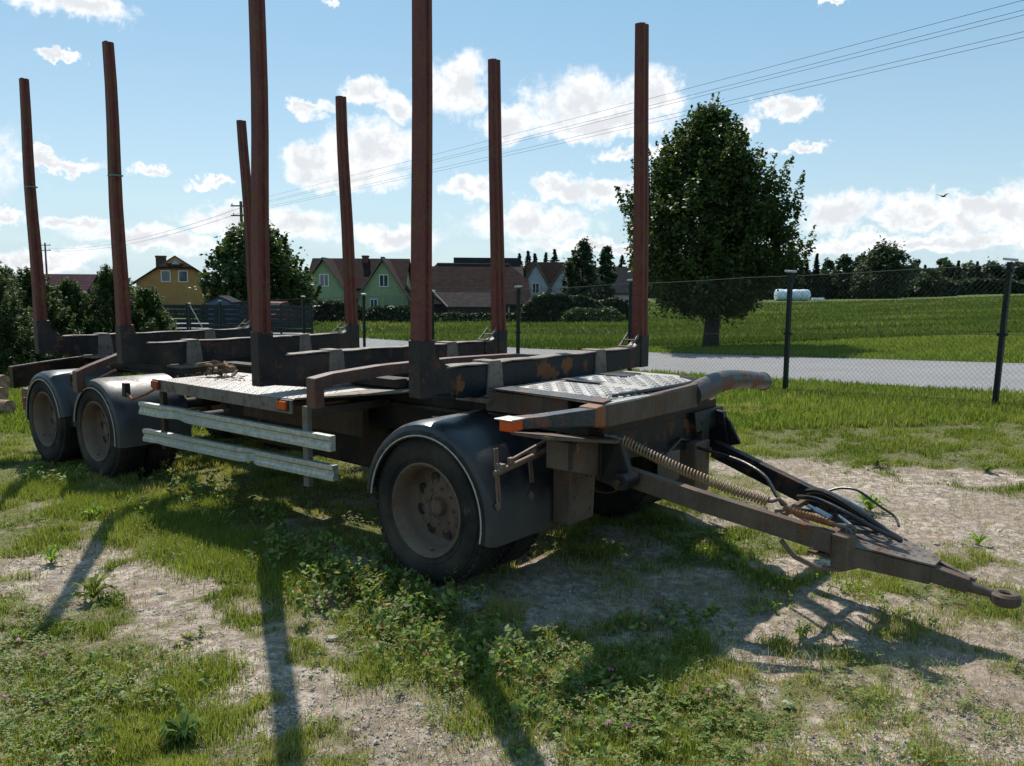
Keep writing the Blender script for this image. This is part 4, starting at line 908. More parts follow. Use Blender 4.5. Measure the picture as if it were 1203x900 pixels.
# far corner: grey board fence, blue shed, red car
c = at(275, 380, 46); t_ = empty('board_fence', (c.x, c.y, gz(c.x, c.y)), R(3)); tag(t_, 'weathered grey horizontal board fence in front of the ochre house', 'fence')
for k in range(6): MB().box((-4.4, 0, .1 + k * .27), (4.4, .03, .32 + k * .27)).build('board', GRYB, t_)
for xx in np.arange(-4.4, 4.5, 1.76): MB().box((xx - .05, .03, -.2), (xx + .05, .13, 1.75)).build('post', GRYB, t_)
c = at(258, 372, 50); t_ = empty('blue_shed', (c.x, c.y, gz(c.x, c.y)), 0); tag(t_, 'small blue garden shed behind the grey board fence', 'shed')
MB().prism([(-.7, 0, -.2), (.7, 0, -.2), (.7, 0, 1.75), (0, 0, 2.05), (-.7, 0, 1.75)], (0, 1.6, 0)).build('wall', BLUESH, t_)
MB().prism([(-.85, -.1, 1.68), (0, -.1, 2.06), (.85, -.1, 1.68), (.85, -.1, 1.76), (0, -.1, 2.14), (-.85, -.1, 1.76)], (0, 1.8, 0)).build('roof', R_GREY, t_)
MB().box((-.35, -.03, .0), (.35, -.002, 1.5)).build('door', GRYB, t_)
c = at(322, 372, 52); t_ = empty('red_car', (c.x, c.y, gz(c.x, c.y) + .35), R(90)); tag(t_, 'small red car parked in the yard behind the tall third stake', 'car')
body = [(-1.9, .25), (-1.95, .75), (-1.5, .88), (-.9, 1.38), (.5, 1.42), (1.05, .92), (1.85, .80), (1.92, .3)]
MB().strip([[(x, y * k, z if z < .9 else z) for x, z in body] for y, k in ((-.8, 1), (-.78, 1), (0, 1), (.78, 1), (.8, 1))]).build('body', REDCAR, t_, bevel=.04)
MB().prism([(-1.42, -.62, .93), (-.96, -.56, 1.32), (-.96, .56, 1.32), (-1.42, .62, .93)], (-.03, 0, .02)).build('windscreen', GLASS, t_)
for sg in (-1, 1):
    MB().prism([(-.95, sg * .802, .92), (-.75, sg * .802, 1.3), (.4, sg * .802, 1.33), (.85, sg * .802, .95)], (0, sg * .01, 0)).build('side_window', GLASS, t_)
    MB().box((-1.99, sg * .55 - .13, .6), (-1.93, sg * .55 + .13, .74)).build('headlight', CAPM, t_)
    for x in (-1.2, 1.2):
        wl = MB().lathe([(.0, -.08), (.2, -.08), (.3, -.08), (.3, .08), (.0, .08)], 20).build('wheel', TYRE, t_, loc=(x, sg * .74, .12))
# wrapped bales in the far field
for k in range(4):
    c = at(916 + k * 9.4, 352, 150); g0 = gz(c.x, c.y)
    secs = [[(x, r_ * math.cos(a), 1.05 + r_ * math.sin(a) * .97 + .03 * math.sin(a * 5 + k)) for a in np.linspace(0, 2 * math.pi, 25)[:-1]] for x, r_ in ((-.84, .70), (-.80, .98), (-.6, 1.1), (0, 1.14), (.6, 1.1), (.80, .98), (.84, .70))]
    o = MB().strip(secs).build('wrapped_bale', SHELTER, None, smooth=True, loc=(c.x, c.y, g0 + .02)); o.rotation_euler = (0, 0, .1 * k)
    tag(o, ['leftmost white wrapped bale of the row', 'white wrapped bale partly behind the middle fence post', 'third white wrapped bale from the left', 'rightmost white wrapped bale of the row'][k] + ' at the foot of the far trees', 'bale', 'white wrapped bales in the field')
c = at(961, 351, 152); o = MB().strip([[(x, y, z) for y, z in ((-.5, 0), (-.4, .45), (.4, .45), (.5, 0))] for x in (-1.1, 1.1)]).build('white_tank', SHELTER, None, loc=(c.x, c.y, gz(c.x, c.y) + .05), bevel=.1)
tag(o, 'low flat white trough in the grass right of the wrapped bales', 'trough')
# sawn logs lying behind the trailer
for k, (px, py, dp, dx_) in enumerate(((6, 462, 11.2, 0), (4, 476, 11.0, .1), (12, 487, 10.8, .15))):
    c = at(px, py, dp); L_ = Vector((-2.6, .7, 0))
    gq = gz(c.x, c.y); zc = gq + (.42, .27, .12)[k]; pts = [Vector((0, 0, 0)) + L_ * u + Vector((0, 0, .01 * math.sin(u * 9))) for u in (0, .25, .5, .75, 1)]
    o = MB().tube(pts, .10, 12, rs=[.10, .105, .1, .095, .09]).build('log', LOGM, None, smooth=True, loc=(c.x, c.y, zc)); tag(o, ['top brown log of the pile behind the trailer', 'middle brown log of the pile behind the trailer', 'lowest brown log of the pile behind the trailer'][k], 'log', 'logs behind the trailer')
# ================================================================== trees and shrubs
def rand_dirs(n, rg):
    v = rg.normal(size=(n, 3)); return v / np.linalg.norm(v, axis=1, keepdims=True)
def leaves(name, P, size, mat, parent, rg, elong=1.6, tint=None, up=.35):
    """one diamond-shaped, slightly folded leaf per point"""
    n = len(P); d = rand_dirs(n, rg); nrm = rand_dirs(n, rg); nrm[:, 2] = np.abs(nrm[:, 2]) + up; nrm /= np.linalg.norm(nrm, axis=1, keepdims=True)
    sd = np.cross(d, nrm); sd /= np.linalg.norm(sd, axis=1, keepdims=True) + 1e-9; d = np.cross(nrm, sd)
    s = size * rg.uniform(.6, 1.35, (n, 1)); a = P - d * s * .5 * elong; b = P + sd * s * .5 + nrm * s * .12; c = P + d * s * .5 * elong; e = P - sd * s * .5 + nrm * s * .12
    V = np.stack([a, b, c, e], 1).reshape(-1, 3); i = np.arange(n)[:, None] * 4
    F = np.concatenate([i + np.array([[0, 1, 2]]), i + np.array([[0, 2, 3]])]); tt = (rg.uniform(0, 1, n) if tint is None else tint)
    return np_mesh(name, V, [F], mat, np.repeat(tt, 4), parent)
def crown_points(n_cl, per, prof, rg, cl_r=.35, shell=.55):
    """clumps spread through a crown described by prof(h)->radius for h in 0..1 ; returns points in units (x,y,h)"""
    pts = []; tn = []
    for k in range(n_cl):
        h = rg.uniform(0, 1); a = rg.uniform(0, 2 * math.pi); rr = prof(h, a)
        if rr <= 0: continue
        q = rr * (shell + (1 - shell) * rg.uniform(0, 1)) if rg.uniform() < .72 else rr * math.sqrt(rg.uniform(0, 1)) * .8
        c = np.array([q * math.cos(a), q * math.sin(a), h]); r_ = cl_r * rg.uniform(.6, 1.3); m_ = int(per * rg.uniform(.5, 1.5))
        g_ = rg.normal(size=(m_, 3)) * r_ * .5; pts.append((c, g_)); tn.append(np.clip(rg.uniform(0, 1) * .6 + rg.uniform(0, .4, m_), 0, 1))
    return pts, tn
def broad_tree(name, label, cat, pos, H0, H1, prof, n_cl, per, leaf, mat, trunk_r, cl_r, seed, group=None, limbs=9, shell=.55, sx=1., sy=1., elong=1.5, up=.35, off=0., shoots=0):
    rg = np.random.default_rng(seed); g0 = gz(pos[0], pos[1]); t_ = empty(name, (pos[0], pos[1], g0)); tag(t_, label, cat, group)
    cl, tn = crown_points(n_cl, per, prof, rg, cl_r, shell); P = []
    for c, g_ in cl: cc = np.array([c[0] * sx + off * min(1, c[2] * 3), c[1] * sy, H0 + (H1 - H0) * c[2]]); P.append(cc + g_)
    for k in range(shoots):
        h = rg.uniform(.08, .99); a = rg.uniform(0, 6.283); r_ = prof(h, a) * rg.uniform(.88, 1.05); c = np.array([r_ * math.cos(a) * sx + off * min(1, h * 3), r_ * math.sin(a) * sy, H0 + (H1 - H0) * h]); L_ = rg.uniform(.25, .75); u_ = rg.uniform(0, 1, (34, 1))
        P.append(c + np.array([math.cos(a) * .35, math.sin(a) * .35, 1.]) * L_ * u_ + rg.normal(size=(34, 3)) * .085 * (1.1 - u_)); tn.append(rg.uniform(.1, 1, 34))
    P = np.concatenate(P); T_ = np.concatenate(tn); P[:, 2] = np.maximum(P[:, 2], .05)
    leaves('crown', P, leaf, mat, t_, rg, elong, T_, up)
    b = MB(); hh = H0 + (H1 - H0) * .75
    b.tube([(0, 0, -.3), (.0, 0, .1), (.02, 0, H0 * .6 + .2), (.03, .02, H0 + .3), (0, 0, H0 + (H1 - H0) * .4), (0, 0, hh)], trunk_r, 12, rs=[trunk_r * 1.35, trunk_r * 1.15, trunk_r, trunk_r * .85, trunk_r * .5, trunk_r * .15])
    tr = b.build('trunk', BARK, t_, smooth=True)
    if limbs:
        lb = MB()
        for k in range(limbs):
            c = cl[rg.integers(len(cl))][0]; e = Vector((c[0] * sx * .85, c[1] * sy * .85, H0 + (H1 - H0) * c[2])); z0_ = max(H0 * .9, e.z - abs(e.x) - abs(e.y) - .4); z0_ = min(z0_, hh)
            s_ = Vector((0, 0, z0_)); m_ = s_.lerp(e, .5) + Vector((0, 0, .15)); lb.tube([s_, m_, e], .03, 6, rs=[trunk_r * .4, trunk_r * .22, .012])
        lb.build('limb', BARK, tr, smooth=True)
    return t_
# big dark lone tree beyond the road
p_ = at(835, 404, 26.9)
def prof_main(h, a):
    r_ = np.interp(h, [0, .06, .18, .36, .55, .72, .86, .95, 1], [.9, 1.75, 2.45, 2.85, 2.55, 1.85, 1.05, .5, .12]); return r_ * (1 + .14 * math.sin(a * 3 + h * 7) + .12 * math.sin(a * 5 - h * 13))
broad_tree('lone_tree', 'big dark broadleaf tree with a pointed crown standing alone on the verge beyond the road', 'tree', (p_.x, p_.y), 1.2, 7.5, prof_main, 1150, 80, .088, MAPLE, .24, .34, 3, limbs=70, shell=.45, off=-.30, shoots=420, sx=.93)
# rounded tree behind the third stake
p_ = at(304, 370, 58)
def prof_ch(h, a):
    r_ = np.interp(h, [0, .15, .4, .6, .8, .93, 1], [2.9, 3.5, 3.45, 2.9, 2.1, 1.2, .3]); return r_ * (1 + .12 * math.sin(a * 3 + h * 5) + .08 * math.sin(a * 7))
broad_tree('garden_tree', 'broad dark garden tree behind the third stake, between the ochre and green houses', 'tree', (p_.x, p_.y), .9, 6.7, prof_ch, 420, 60, .22, CHEST, .25, .62, 5, limbs=14, shoots=120)
# pine shrubs at the left, close behind the trailer
def prof_pine(h, a): return np.interp(h, [0, .2, .5, .8, 1], [.95, 1.0, .74, .34, .03]) * (1 + .12 * math.sin(a * 4 + h * 6))
for k, (px, dep, top, rad, lab) in enumerate(((-12, 14.5, 306, 1.15, 'dense pine shrub at the left picture edge, tallest of the shrubs'), (42, 15.6, 320, 1.0, 'pine shrub directly behind the rearmost near-side stake'), (84, 16.3, 335, .72, 'low pine shrub below the purple roof'),
                                       (136, 17.0, 315, .95, 'pointed pine shrub behind the second near-side stake'), (174, 17.6, 342, .80, 'small rounded pine shrub in front of the ochre house'), (-45, 17.5, 300, 1.3, 'pine shrub furthest left, mostly out of the picture'), (10, 18.0, 318, 1.1, 'pine shrub in the back row between the two left ones'))):
    p_ = at(px, 400, dep); Ht = at(px, top, dep).z - gz(p_.x, p_.y); rg = np.random.default_rng(40 + k)
    t_ = empty('pine_shrub', (p_.x, p_.y, gz(p_.x, p_.y))); tag(t_, lab, 'shrub', 'pine shrubs at the left')
    P = []; T_ = []
    for q in range(620):                                               # upright candle-like shoots carrying needles
        h = rg.uniform(.02, 1) ** .9; a = rg.uniform(0, 6.283); rr = rad * prof_pine(h, a) * (rg.uniform(.55, 1.0)); c = np.array([rr * math.cos(a), rr * math.sin(a), h * Ht * .93])
        dr = np.array([math.cos(a) * .45, math.sin(a) * .45, 1.0]) * rg.uniform(.12, .30); m_ = 44; u_ = rg.uniform(0, 1, (m_, 1)); P.append(c + dr * u_ + rg.normal(size=(m_, 3)) * .035 * (1.2 - u_)); T_.append(np.clip(rg.uniform(.0, .55) + .45 * u_[:, 0], 0, 1))
    leaves('foliage', np.concatenate(P), .020, PINE, t_, rg, 4.6, np.concatenate(T_), .6)
    core = MB().lathe([(0.02, 0)], 4); b = MB()
    for q in range(26):
        a = rg.uniform(0, 6.28); h = rg.uniform(.15, .85); rr = rad * prof_pine(h, a) * .75; b.tube([(0, 0, h * Ht * .6), (rr * .5 * math.cos(a), rr * .5 * math.sin(a), h * Ht * .75), (rr * math.cos(a), rr * math.sin(a), h * Ht)], .012, 5)
    b.tube([(0, 0, -.1), (0, 0, Ht * .6), (0, 0, Ht * .92)], .04, 7, rs=[.07, .04, .01]); b.build('stem', BARK, t_)
# hedges and garden bushes
def hedge(name, label, px0, px1, top, dep, thick, seed, mat=HEDGE, dens=300, leaf=.16, bump_=.35, cat='hedge', group=None):
    rg = np.random.default_rng(seed); a = at(px0, 370, dep); b_ = at(px1, 370, dep); L_ = b_.x - a.x; Ht = at((px0 + px1) / 2, top, dep).z - gz((a.x + b_.x) / 2, dep)
    t_ = empty(name, ((a.x + b_.x) / 2, dep, gz((a.x + b_.x) / 2, dep))); tag(t_, label, cat, group); n = int(dens * L_ * max(Ht, .5))
    x = rg.uniform(-L_ / 2, L_ / 2, n); edge = np.clip((L_ / 2 - np.abs(x)) / (thick * .7), 0, 1) ** .5
    hm = Ht * (1 - bump_ * (fbm(x * .9 + seed * 7, x * 0 + .5, 3, seed))) * (.35 + .65 * edge); z = hm * (1 - rg.uniform(0, 1, n) ** 1.8 * .98)
    y = rg.uniform(-1, 1, n) * thick / 2 * np.sqrt(np.clip(1.15 - z / hm, .05, 1)); P = np.stack([x, y, z], 1) + rg.normal(size=(n, 3)) * .06
    leaves('foliage', P, leaf, mat, t_, rg, 1.4, np.clip(fbm(x * 1.5, z * 1.5 + y, 3, seed + 3) * .9 + rg.uniform(-.2, .3, n), 0, 1))
    for xx in np.arange(-L_ / 2 + .4, L_ / 2 - .2, 1.6): MB().tube([(xx, 0, -.1), (xx + .05, 0, Ht * .5)], .04, 5).build('stem', BARK, t_)
    return t_
hedge('clipped_hedge', 'tall dark hedge in front of the pale farmhouse, centre background', 612, 712, 343, 62, 2.4, 2, dens=520, bump_=.3, leaf=.20)
hedge('clipped_hedge', 'dark hedge in front of the grey roofed house, right part', 690, 752, 350, 64, 2.2, 12, dens=520, bump_=.2, leaf=.20)
hedge('garden_bush', 'row of dark garden bushes below the left gable of the green house', 352, 432, 352, 62, 2.2, 3, dens=430, bump_=.4, leaf=.20, cat='bush')
hedge('garden_bush', 'dark bushes below the right gable of the green house', 424, 512, 358, 63, 2.2, 4, dens=430, bump_=.35, leaf=.20, cat='bush')
hedge('garden_bush', 'bushes and tall weeds at the foot of the dark barn', 500, 622, 367, 64, 1.6, 6, dens=300, bump_=.5, leaf=.18, cat='bush')
hedge('garden_bush', 'dark bush beside the right corner of the ochre house', 238, 262, 341, 66, 2.0, 8, dens=400, leaf=.22, cat='bush')
hedge('garden_bush', 'dark bush left of the ochre house', 152, 186, 332, 70, 2.5, 9, dens=400, leaf=.22, cat='bush')
hedge('garden_bush', 'pale overgrown bushes at the foot of the tall dark hedge', 660, 735, 358, 60, 1.4, 14, mat=CHEST, dens=240, bump_=.6, leaf=.16, cat='bush')
hedge('garden_bush', 'bushes behind the board fence under the garden tree', 262, 352, 350, 60, 2.2, 15, dens=420, leaf=.2, cat='bush')
def prof_round(h, a): return np.interp(h, [0, .2, .5, .8, 1], [.55, .9, 1.0, .7, .15]) * (1 + .15 * math.sin(a * 3 + h * 4))
def prof_con(h, a): return np.interp(h, [0, .1, 1], [.8, 1.0, .03]) * (1 + .25 * math.sin(h * 42)) 
def prof_loose(h, a): return np.interp(h, [0, .3, .6, .85, 1], [.9, 1.0, .75, .5, .2]) * (1 + .3 * math.sin(a * 4 + h * 9))
def conifer(label, c, Ht, rad, dep, seed, group):
    rg = np.random.default_rng(seed); t_ = empty('conifer_tree', (c.x, c.y, gz(c.x, c.y))); tag(t_, label, 'tree', group); P = []; nt = 22
    for q in range(nt):                                                 # drooping whorls, narrower towards the tip
        f_ = q / (nt - 1); r_ = rad * (1.01 - f_) * rg.uniform(.75, 1.2) + .02; nb = int(5 + 8 * (1 - f_)); z = Ht * (.04 + .95 * f_)
        for b_ in range(nb):
            a = rg.uniform(0, 6.283); u_ = rg.uniform(.1, 1, (26, 1)) ** .7; P.append(np.array([0, 0, z]) + np.array([math.cos(a), math.sin(a), -.28]) * r_ * u_ + rg.normal(size=(26, 3)) * (Ht * .010))
    P.append(np.stack([rg.normal(0, .04, 60), rg.normal(0, .04, 60), Ht * rg.uniform(.9, 1.02, 60)], 1)); P = np.concatenate(P); P[:, 2] = np.maximum(P[:, 2], .1)
    leaves('crown', P, dep / F_PX * 1.35, FARC, t_, rg, 1.8); MB().tube([(0, 0, -.3), (0, 0, Ht * .9)], .1, 6, rs=[.16, .04]).build('trunk', BARK, t_); return t_
def fartree(px, top, base, wpx, dep, kind, label, seed, mat=None, dens=1., group='trees at the far edge of the field'):
    c = at(px, base, dep); Hh_ = at(px, top, dep).z - gz(c.x, c.y)
    if kind == 'c': return conifer(label, c, Hh_, wpx * (2.9 if dep < 160 else 1.8) / 2 / F_PX * dep, dep, seed, group)
    rad = wpx / 2 / F_PX * dep; leaf = dep / F_PX * 2.9
    prof = {'r': prof_round, 'c': prof_con, 'l': prof_loose}[kind]; vol = (wpx * abs(base - top)); ncl = int(np.clip(vol / 16, 30, 260) * dens)
    broad_tree({'r': 'deciduous_tree', 'c': 'conifer_tree', 'l': 'loose_tree'}[kind], label, 'tree', (c.x, c.y), Hh_ * (.04 if kind != 'c' else .03), Hh_, lambda h, a: prof(h, a) * rad * .93, ncl, 26, leaf, mat or (FARC if kind == 'c' else FARL), rad * .09 + .05, rad * .26, seed, group, limbs=0, shell=.6)
# between the houses
fartree(684, 286, 345, 44, 84, 'l', 'tall loose dark tree in front of the grey roof, left one of the pair', 101, dens=1.1, group='garden trees by the pale farmhouse')
fartree(712, 293, 345, 24, 86, 'r', 'rounded dark tree in front of the grey roof, right one of the pair', 102, dens=1.4, group='garden trees by the pale farmhouse')
fartree(668, 310, 345, 22, 83, 'l', 'slim dark tree before the right gable of the pale farmhouse', 103, group='garden trees by the pale farmhouse')
for k, (px, top, wd) in enumerate(((610, 299, 9), (620, 296, 9), (628, 299, 11), (641, 298, 8), (651, 294, 13), (730, 301, 12), (741, 303, 10))):
    fartree(px, top, 345, wd + 3, 135 + k, 'c', ['leftmost spruce top left of the pale farmhouse', 'tallest spruce top left of the pale farmhouse', 'third spruce top left of the pale farmhouse', 'narrow spruce top above the farmhouse ridge', 'broad spruce top above the farmhouse chimney', 'spruce left of the two beside the lone tree', 'spruce right of the two beside the lone tree'][k], 110 + k, group='spruces behind the pale farmhouse')
fartree(371, 311, 345, 12, 100, 'l', 'slim pale tree left of the green house', 120, group='garden trees by the green house')
fartree(362, 316, 350, 14, 98, 'l', 'second slim tree, just left of the slim pale one', 121, group='garden trees by the green house')
# tree line beyond the field, from left to right
TL = [(770, 305, 30, 'r', 175), (795, 300, 34, 'r', 178), (822, 306, 30, 'r', 172), (850, 300, 36, 'r', 178), (880, 302, 34, 'r', 173), (905, 296, 36, 'r', 172), (928, 293, 30, 'r', 168), (944, 296, 16, 'c', 175), (958, 299, 14, 'c', 172), (972, 308, 26, 'r', 188), (991, 303, 30, 'r', 180),
      (1010, 302, 34, 'r', 183), (1036, 292, 66, 'r', 170), (1066, 312, 34, 'r', 200), (1092, 318, 36, 'r', 190), (1112, 309, 34, 'l', 245), (1124, 307, 11, 'c', 232), (1140, 312, 40, 'l', 240), (1146, 308, 10, 'c', 236), (1165, 309, 36, 'l', 242), (1190, 312, 44, 'l', 238), (1215, 309, 40, 'r', 240), (1245, 306, 50, 'r', 236), (1085, 312, 14, 'c', 250), (1075, 308, 20, 'l', 255), (1105, 306, 22, 'l', 262)]
ORD = 'first second third fourth fifth sixth seventh eighth ninth tenth eleventh twelfth thirteenth fourteenth fifteenth sixteenth seventeenth eighteenth nineteenth twentieth twenty-first twenty-second twenty-third twenty-fourth twenty-fifth twenty-sixth'.split()
TL.sort(key=lambda q: q[0])
for k, (px, top, wd, kd, dep) in enumerate(TL):
    kn = {'r': 'rounded dark tree', 'c': 'pointed spruce', 'l': 'loose-crowned tree'}[kd]
    lab = f"{kn}, {ORD[k]} from the left in the far tree line"
    if px == 1036: lab = 'largest rounded tree of the far tree line, right of the middle fence post'
    elif px == 958: lab = 'narrow spruce standing clear against the sky above the wrapped bales'
    elif px == 1146: lab = 'pointed spruce closest to the right fence post'
    fartree(px, top, 341, wd, dep, kd, lab, 200 + k, dens=1.15)
rg = np.random.default_rng(77); P = []; n = 26000
for (x0p, x1p, tp_, dp) in ((745, 1000, 322, 185), (990, 1120, 326, 195), (1085, 1270, 325, 225)):
    q = n // 3; px = rg.uniform(x0p, x1p, q); hh = (fbm(px * .06, px * 0, 3, 5)); a0 = at(x0p, 341, dp); a1 = at(x1p, 341, dp); zt2 = at(900, tp_, dp).z
    u_ = (px - x0p) / (x1p - x0p); x = a0.x + (a1.x - a0.x) * u_; gq = -1.05; z = gq + (zt2 - gq) * (.55 + .75 * hh) * (1 - rg.uniform(0, 1, q) ** 1.6); P.append(np.stack([x, dp + rg.uniform(-2.5, 2.5, q), z], 1))
o = leaves('undergrowth', np.concatenate(P), .75, FARL, None, rg, 1.3); tag(o, 'dark continuous undergrowth at the foot of the far tree line', 'undergrowth', kind='stuff')
# far distant wood on the horizon and a fallow strip
rg = np.random.default_rng(78); q = 12000; x = rg.uniform(-10, 520, q); z = -1 + (9.5 + 6 * fbm(x * .03, x * 0, 4, 3)) * (1 - rg.uniform(0, 1, q) ** 1.5)
o = leaves('distant_wood', np.stack([x, 430 + rg.uniform(-9, 9, q), z], 1), 2.3, FARL, None, rg, 1.2); tag(o, 'distant wood along the horizon', 'wood', kind='stuff')

# ================================================================== grass, clover and weeds
def blades(name, px_, py_, hgt, wid, mat, tint, rg, lean=.35, kind=None, label=None, cat=None):
    n = len(px_); a = rg.uniform(0, 2 * math.pi, n); ln = rg.normal(0, lean, n) * hgt; b = rg.uniform(0, 2 * math.pi, n)
    zz = terrain(px_, py_) + (fbm(px_ * 1.3, py_ * 1.3, 3, 2) - .47) * .05 * (1 - ss((py_ - 9) / 8)) - .004
    dx, dy = np.cos(a), np.sin(a); wx, wy = -dy * wid / 2, dx * wid / 2; lx, ly = np.cos(b) * ln, np.sin(b) * ln
    def P(x, y, z): return np.stack([x, y, z], 1)
    v0 = P(px_ - wx, py_ - wy, zz); v1 = P(px_ + wx, py_ + wy, zz); m = .55
    v2 = P(px_ + wx * .8 + lx * .35, py_ + wy * .8 + ly * .35, zz + hgt * m); v3 = P(px_ - wx * .8 + lx * .35, py_ - wy * .8 + ly * .35, zz + hgt * m); v4 = P(px_ + lx, py_ + ly, zz + hgt * np.sqrt(np.clip(1 - (ln / (hgt + 1e-6)) ** 2 * .4, .2, 1)))
    V = np.stack([v0, v1, v2, v3, v4], 1).reshape(-1, 3); i = np.arange(n)[:, None] * 5
    o = np_mesh(name, V, [i + np.array([[0, 1, 2, 3]]), i + np.array([[3, 2, 4]])], mat, np.repeat(tint, 5)); tag(o, label, cat, kind='stuff'); return o
def scatter(n, d0, d1, rg, power=1.0, half=.70):
    """random spots inside the wedge of ground in front of the photographer, plus a margin"""
    y = d0 + (d1 - d0) * rg.uniform(0, 1, n) ** power; x = rg.uniform(-1, 1, n) * (y * half + .6); return x, y
def lush(x, y):                                      # greener in some places than others
    return fbm(x * .9, y * .9, 4, 31)
rg = np.random.default_rng(21)
x, y = scatter(900000, 2.1, 11.5, rg, 1.25); cvv = cover(x, y); lu = lush(x, y); tuft = fbm(x * 5, y * 5, 3, 17)
keep = rg.uniform(0, 1, len(x)) < (.04 + .96 * cvv ** 1.3) * (.42 + .6 * ss((tuft - .33) / .25)); x, y, lu, tf, cvv = x[keep], y[keep], lu[keep], tuft[keep], cvv[keep]
h = (.014 + .042 * ss((tf - .35) / .3)) * (.55 + lu) * rg.uniform(.5, 1.5, len(x)) * (.45 + .55 * cvv) * np.where(y > 4.5, 1.15, 1.0)
ti = np.clip(.36 + (lu - .45) * 1.6 + rg.uniform(-.25, .35, len(x)) + (rg.uniform(0, 1, len(x)) < .14) * .6, 0, 1)
blades('grass', x, y, h, .0022 + .0012 * rg.uniform(0, 1, len(x)) + .0004 * y, GRASS, ti, rg, .38, label='short uneven green grass around the trailer', cat='grass')
x, y = scatter(170000, 2.0, 10, rg, 1.2); cvv = cover(x, y); keep = rg.uniform(0, 1, len(x)) < np.where(cvv > .92, .28, .45) * (fbm(x * 3, y * 3, 3, 41) > .42); x, y = x[keep], y[keep]
blades('dry_grass', x, y, rg.uniform(.01, .07, len(x)), rg.uniform(.002, .004, len(x)), DRYG, rg.uniform(0, 1, len(x)), rg, .8, label='dry straw-coloured stalks between the green tufts', cat='dry grass')
x, y = scatter(230000, 9.5, 30, rg, 1.1, .78); rd = road_d(x, y); keep = (rd < -.15) | (rd > 5.25); x, y = x[keep], y[keep]; lu = lush(x * .5, y * .5)
blades('grass', x, y, rg.uniform(.05, .13, len(x)) * (.5 + lu), .010 + .0006 * y, FIELDG, np.clip(lu + rg.uniform(-.35, .3, len(x)) + (rg.uniform(0, 1, len(x)) < .06) * .5, 0, 1), rg, .4, label='longer bright grass on both sides of the road', cat='grass')
x, y = scatter(170000, 28, 130, rg, 1.7, .74); rd = road_d(x, y); keep = (rd > 5.3); x, y = x[keep], y[keep]; lu = fbm(x * .12, y * .30, 4, 61)
blades('field_grass', x, y, rg.uniform(.10, .25, len(x)) * (.5 + lu), .0012 * y + .01, FIELDF, np.clip((lu - .47) * 2.2 + .30 + rg.uniform(-.3, .3, len(x)), 0, 1), rg, .4, label='tall field grass stretching to the far trees', cat='grass')
def tufts(pts, n, spread, h0, name, label, mat, t0):
    xs, ys = [], []
    for (a, b) in pts: P = pix_ground(a, b); xs.append(P[0] + rg.normal(0, spread, n)); ys.append(P[1] + rg.normal(0, spread, n))
    x = np.concatenate(xs); y = np.concatenate(ys); blades(name, x, y, h0 * rg.uniform(.35, 1.3, len(x)), .0026 + .0016 * rg.uniform(0, 1, len(x)), mat, np.clip(t0 + rg.uniform(-.3, .35, len(x)), 0, 1), rg, .42, label=label, cat='grass')
tufts([(170,620),(200,612),(230,625),(262,640),(290,660),(320,672),(210,645),(250,665),(150,600),(120,590),(90,600),(60,580),(30,575),(185,595),(345,690),(300,640),(235,600)], 2300, .13, .085, 'lush_grass', 'lush bright grass between the stake shadows at the left', GRASS, .42)
tufts([(470,790),(500,775),(530,800),(440,800),(555,790),(420,740),(500,745),(570,820),(250,790),(200,820),(60,870),(140,880),(240,860),(1130,690),(1180,700),(820,760),(700,880),(600,830),(560,850),(1170,720)], 650, .07, .06, 'grass_tufts', 'scattered taller grass tufts in the foreground', GRASS, .45)
tufts([(x_, y_) for x_ in range(20, 260, 26) for y_ in range(790, 900, 26)] + [(x_, y_) for x_ in range(600, 860, 30) for y_ in range(770, 900, 28)], 420, .10, .032, 'low_turf', 'low dense turf in the foreground', GRASS, .42)
# clover and small broad leaves
def rosettes(name, x, y, size, nl, mat, rg, label, cat, hgt=.03, kind='stuff', elong=1.5, tint=None):
    P = []; n = len(x); zz = terrain(x, y) + (fbm(x * 1.3, y * 1.3, 3, 2) - .47) * .05 * (1 - ss((y - 9) / 8)); V = []; T_ = []
    for q in range(nl):
        a = rg.uniform(0, 2 * math.pi, n); r_ = size * rg.uniform(.2, 1.5, n); cx_, cy_ = x + np.cos(a) * r_, y + np.sin(a) * r_; cz = zz + hgt * rg.uniform(.15, 1.3, n); tt = rg.uniform(0, 1, n) if tint is None else np.clip(tint + rg.uniform(-.3, .3, n), 0, 1)
        for k in range(3):
            b = a + 2.094 * k + .4; s = size * rg.uniform(.55, 1.1, n); dx, dy = np.cos(b), np.sin(b); tl = rg.uniform(-.25, .55, n)
            p0 = np.stack([cx_, cy_, cz], 1); p2 = p0 + np.stack([dx * s, dy * s, tl * s], 1); mid = p0 + np.stack([dx * s * .6, dy * s * .6, tl * s * .7], 1); sd = np.stack([-dy * s, dx * s, s * .12], 1) / elong * .5; sd2 = sd.copy(); sd2[:, 2] *= -1
            V.append(np.stack([p0, mid + sd, p2, mid - sd2], 1)); T_.append(tt)
    V = np.concatenate(V).reshape(-1, 3); m_ = len(V) // 4; i = np.arange(m_)[:, None] * 4
    o = np_mesh(name, V, [i + np.array([[0, 1, 2, 3]])], mat, np.repeat(np.concatenate(T_), 4)); tag(o, label, cat, kind=kind); return o
x, y = scatter(30000, 2.1, 8.5, rg, 1.3); cvv = cover(x, y); cf_ = fbm(x * 1.6, y * 1.6, 3, 51); keep = rg.uniform(0, 1, len(x)) < cvv * ss((cf_ - .40) / .15) + .03; x, y = x[keep], y[keep]
rosettes('clover', x, y, rg.uniform(.009, .019, len(x)), 4, CLOV, rg, 'low patches of clover leaves among the grass', 'clover', .045)
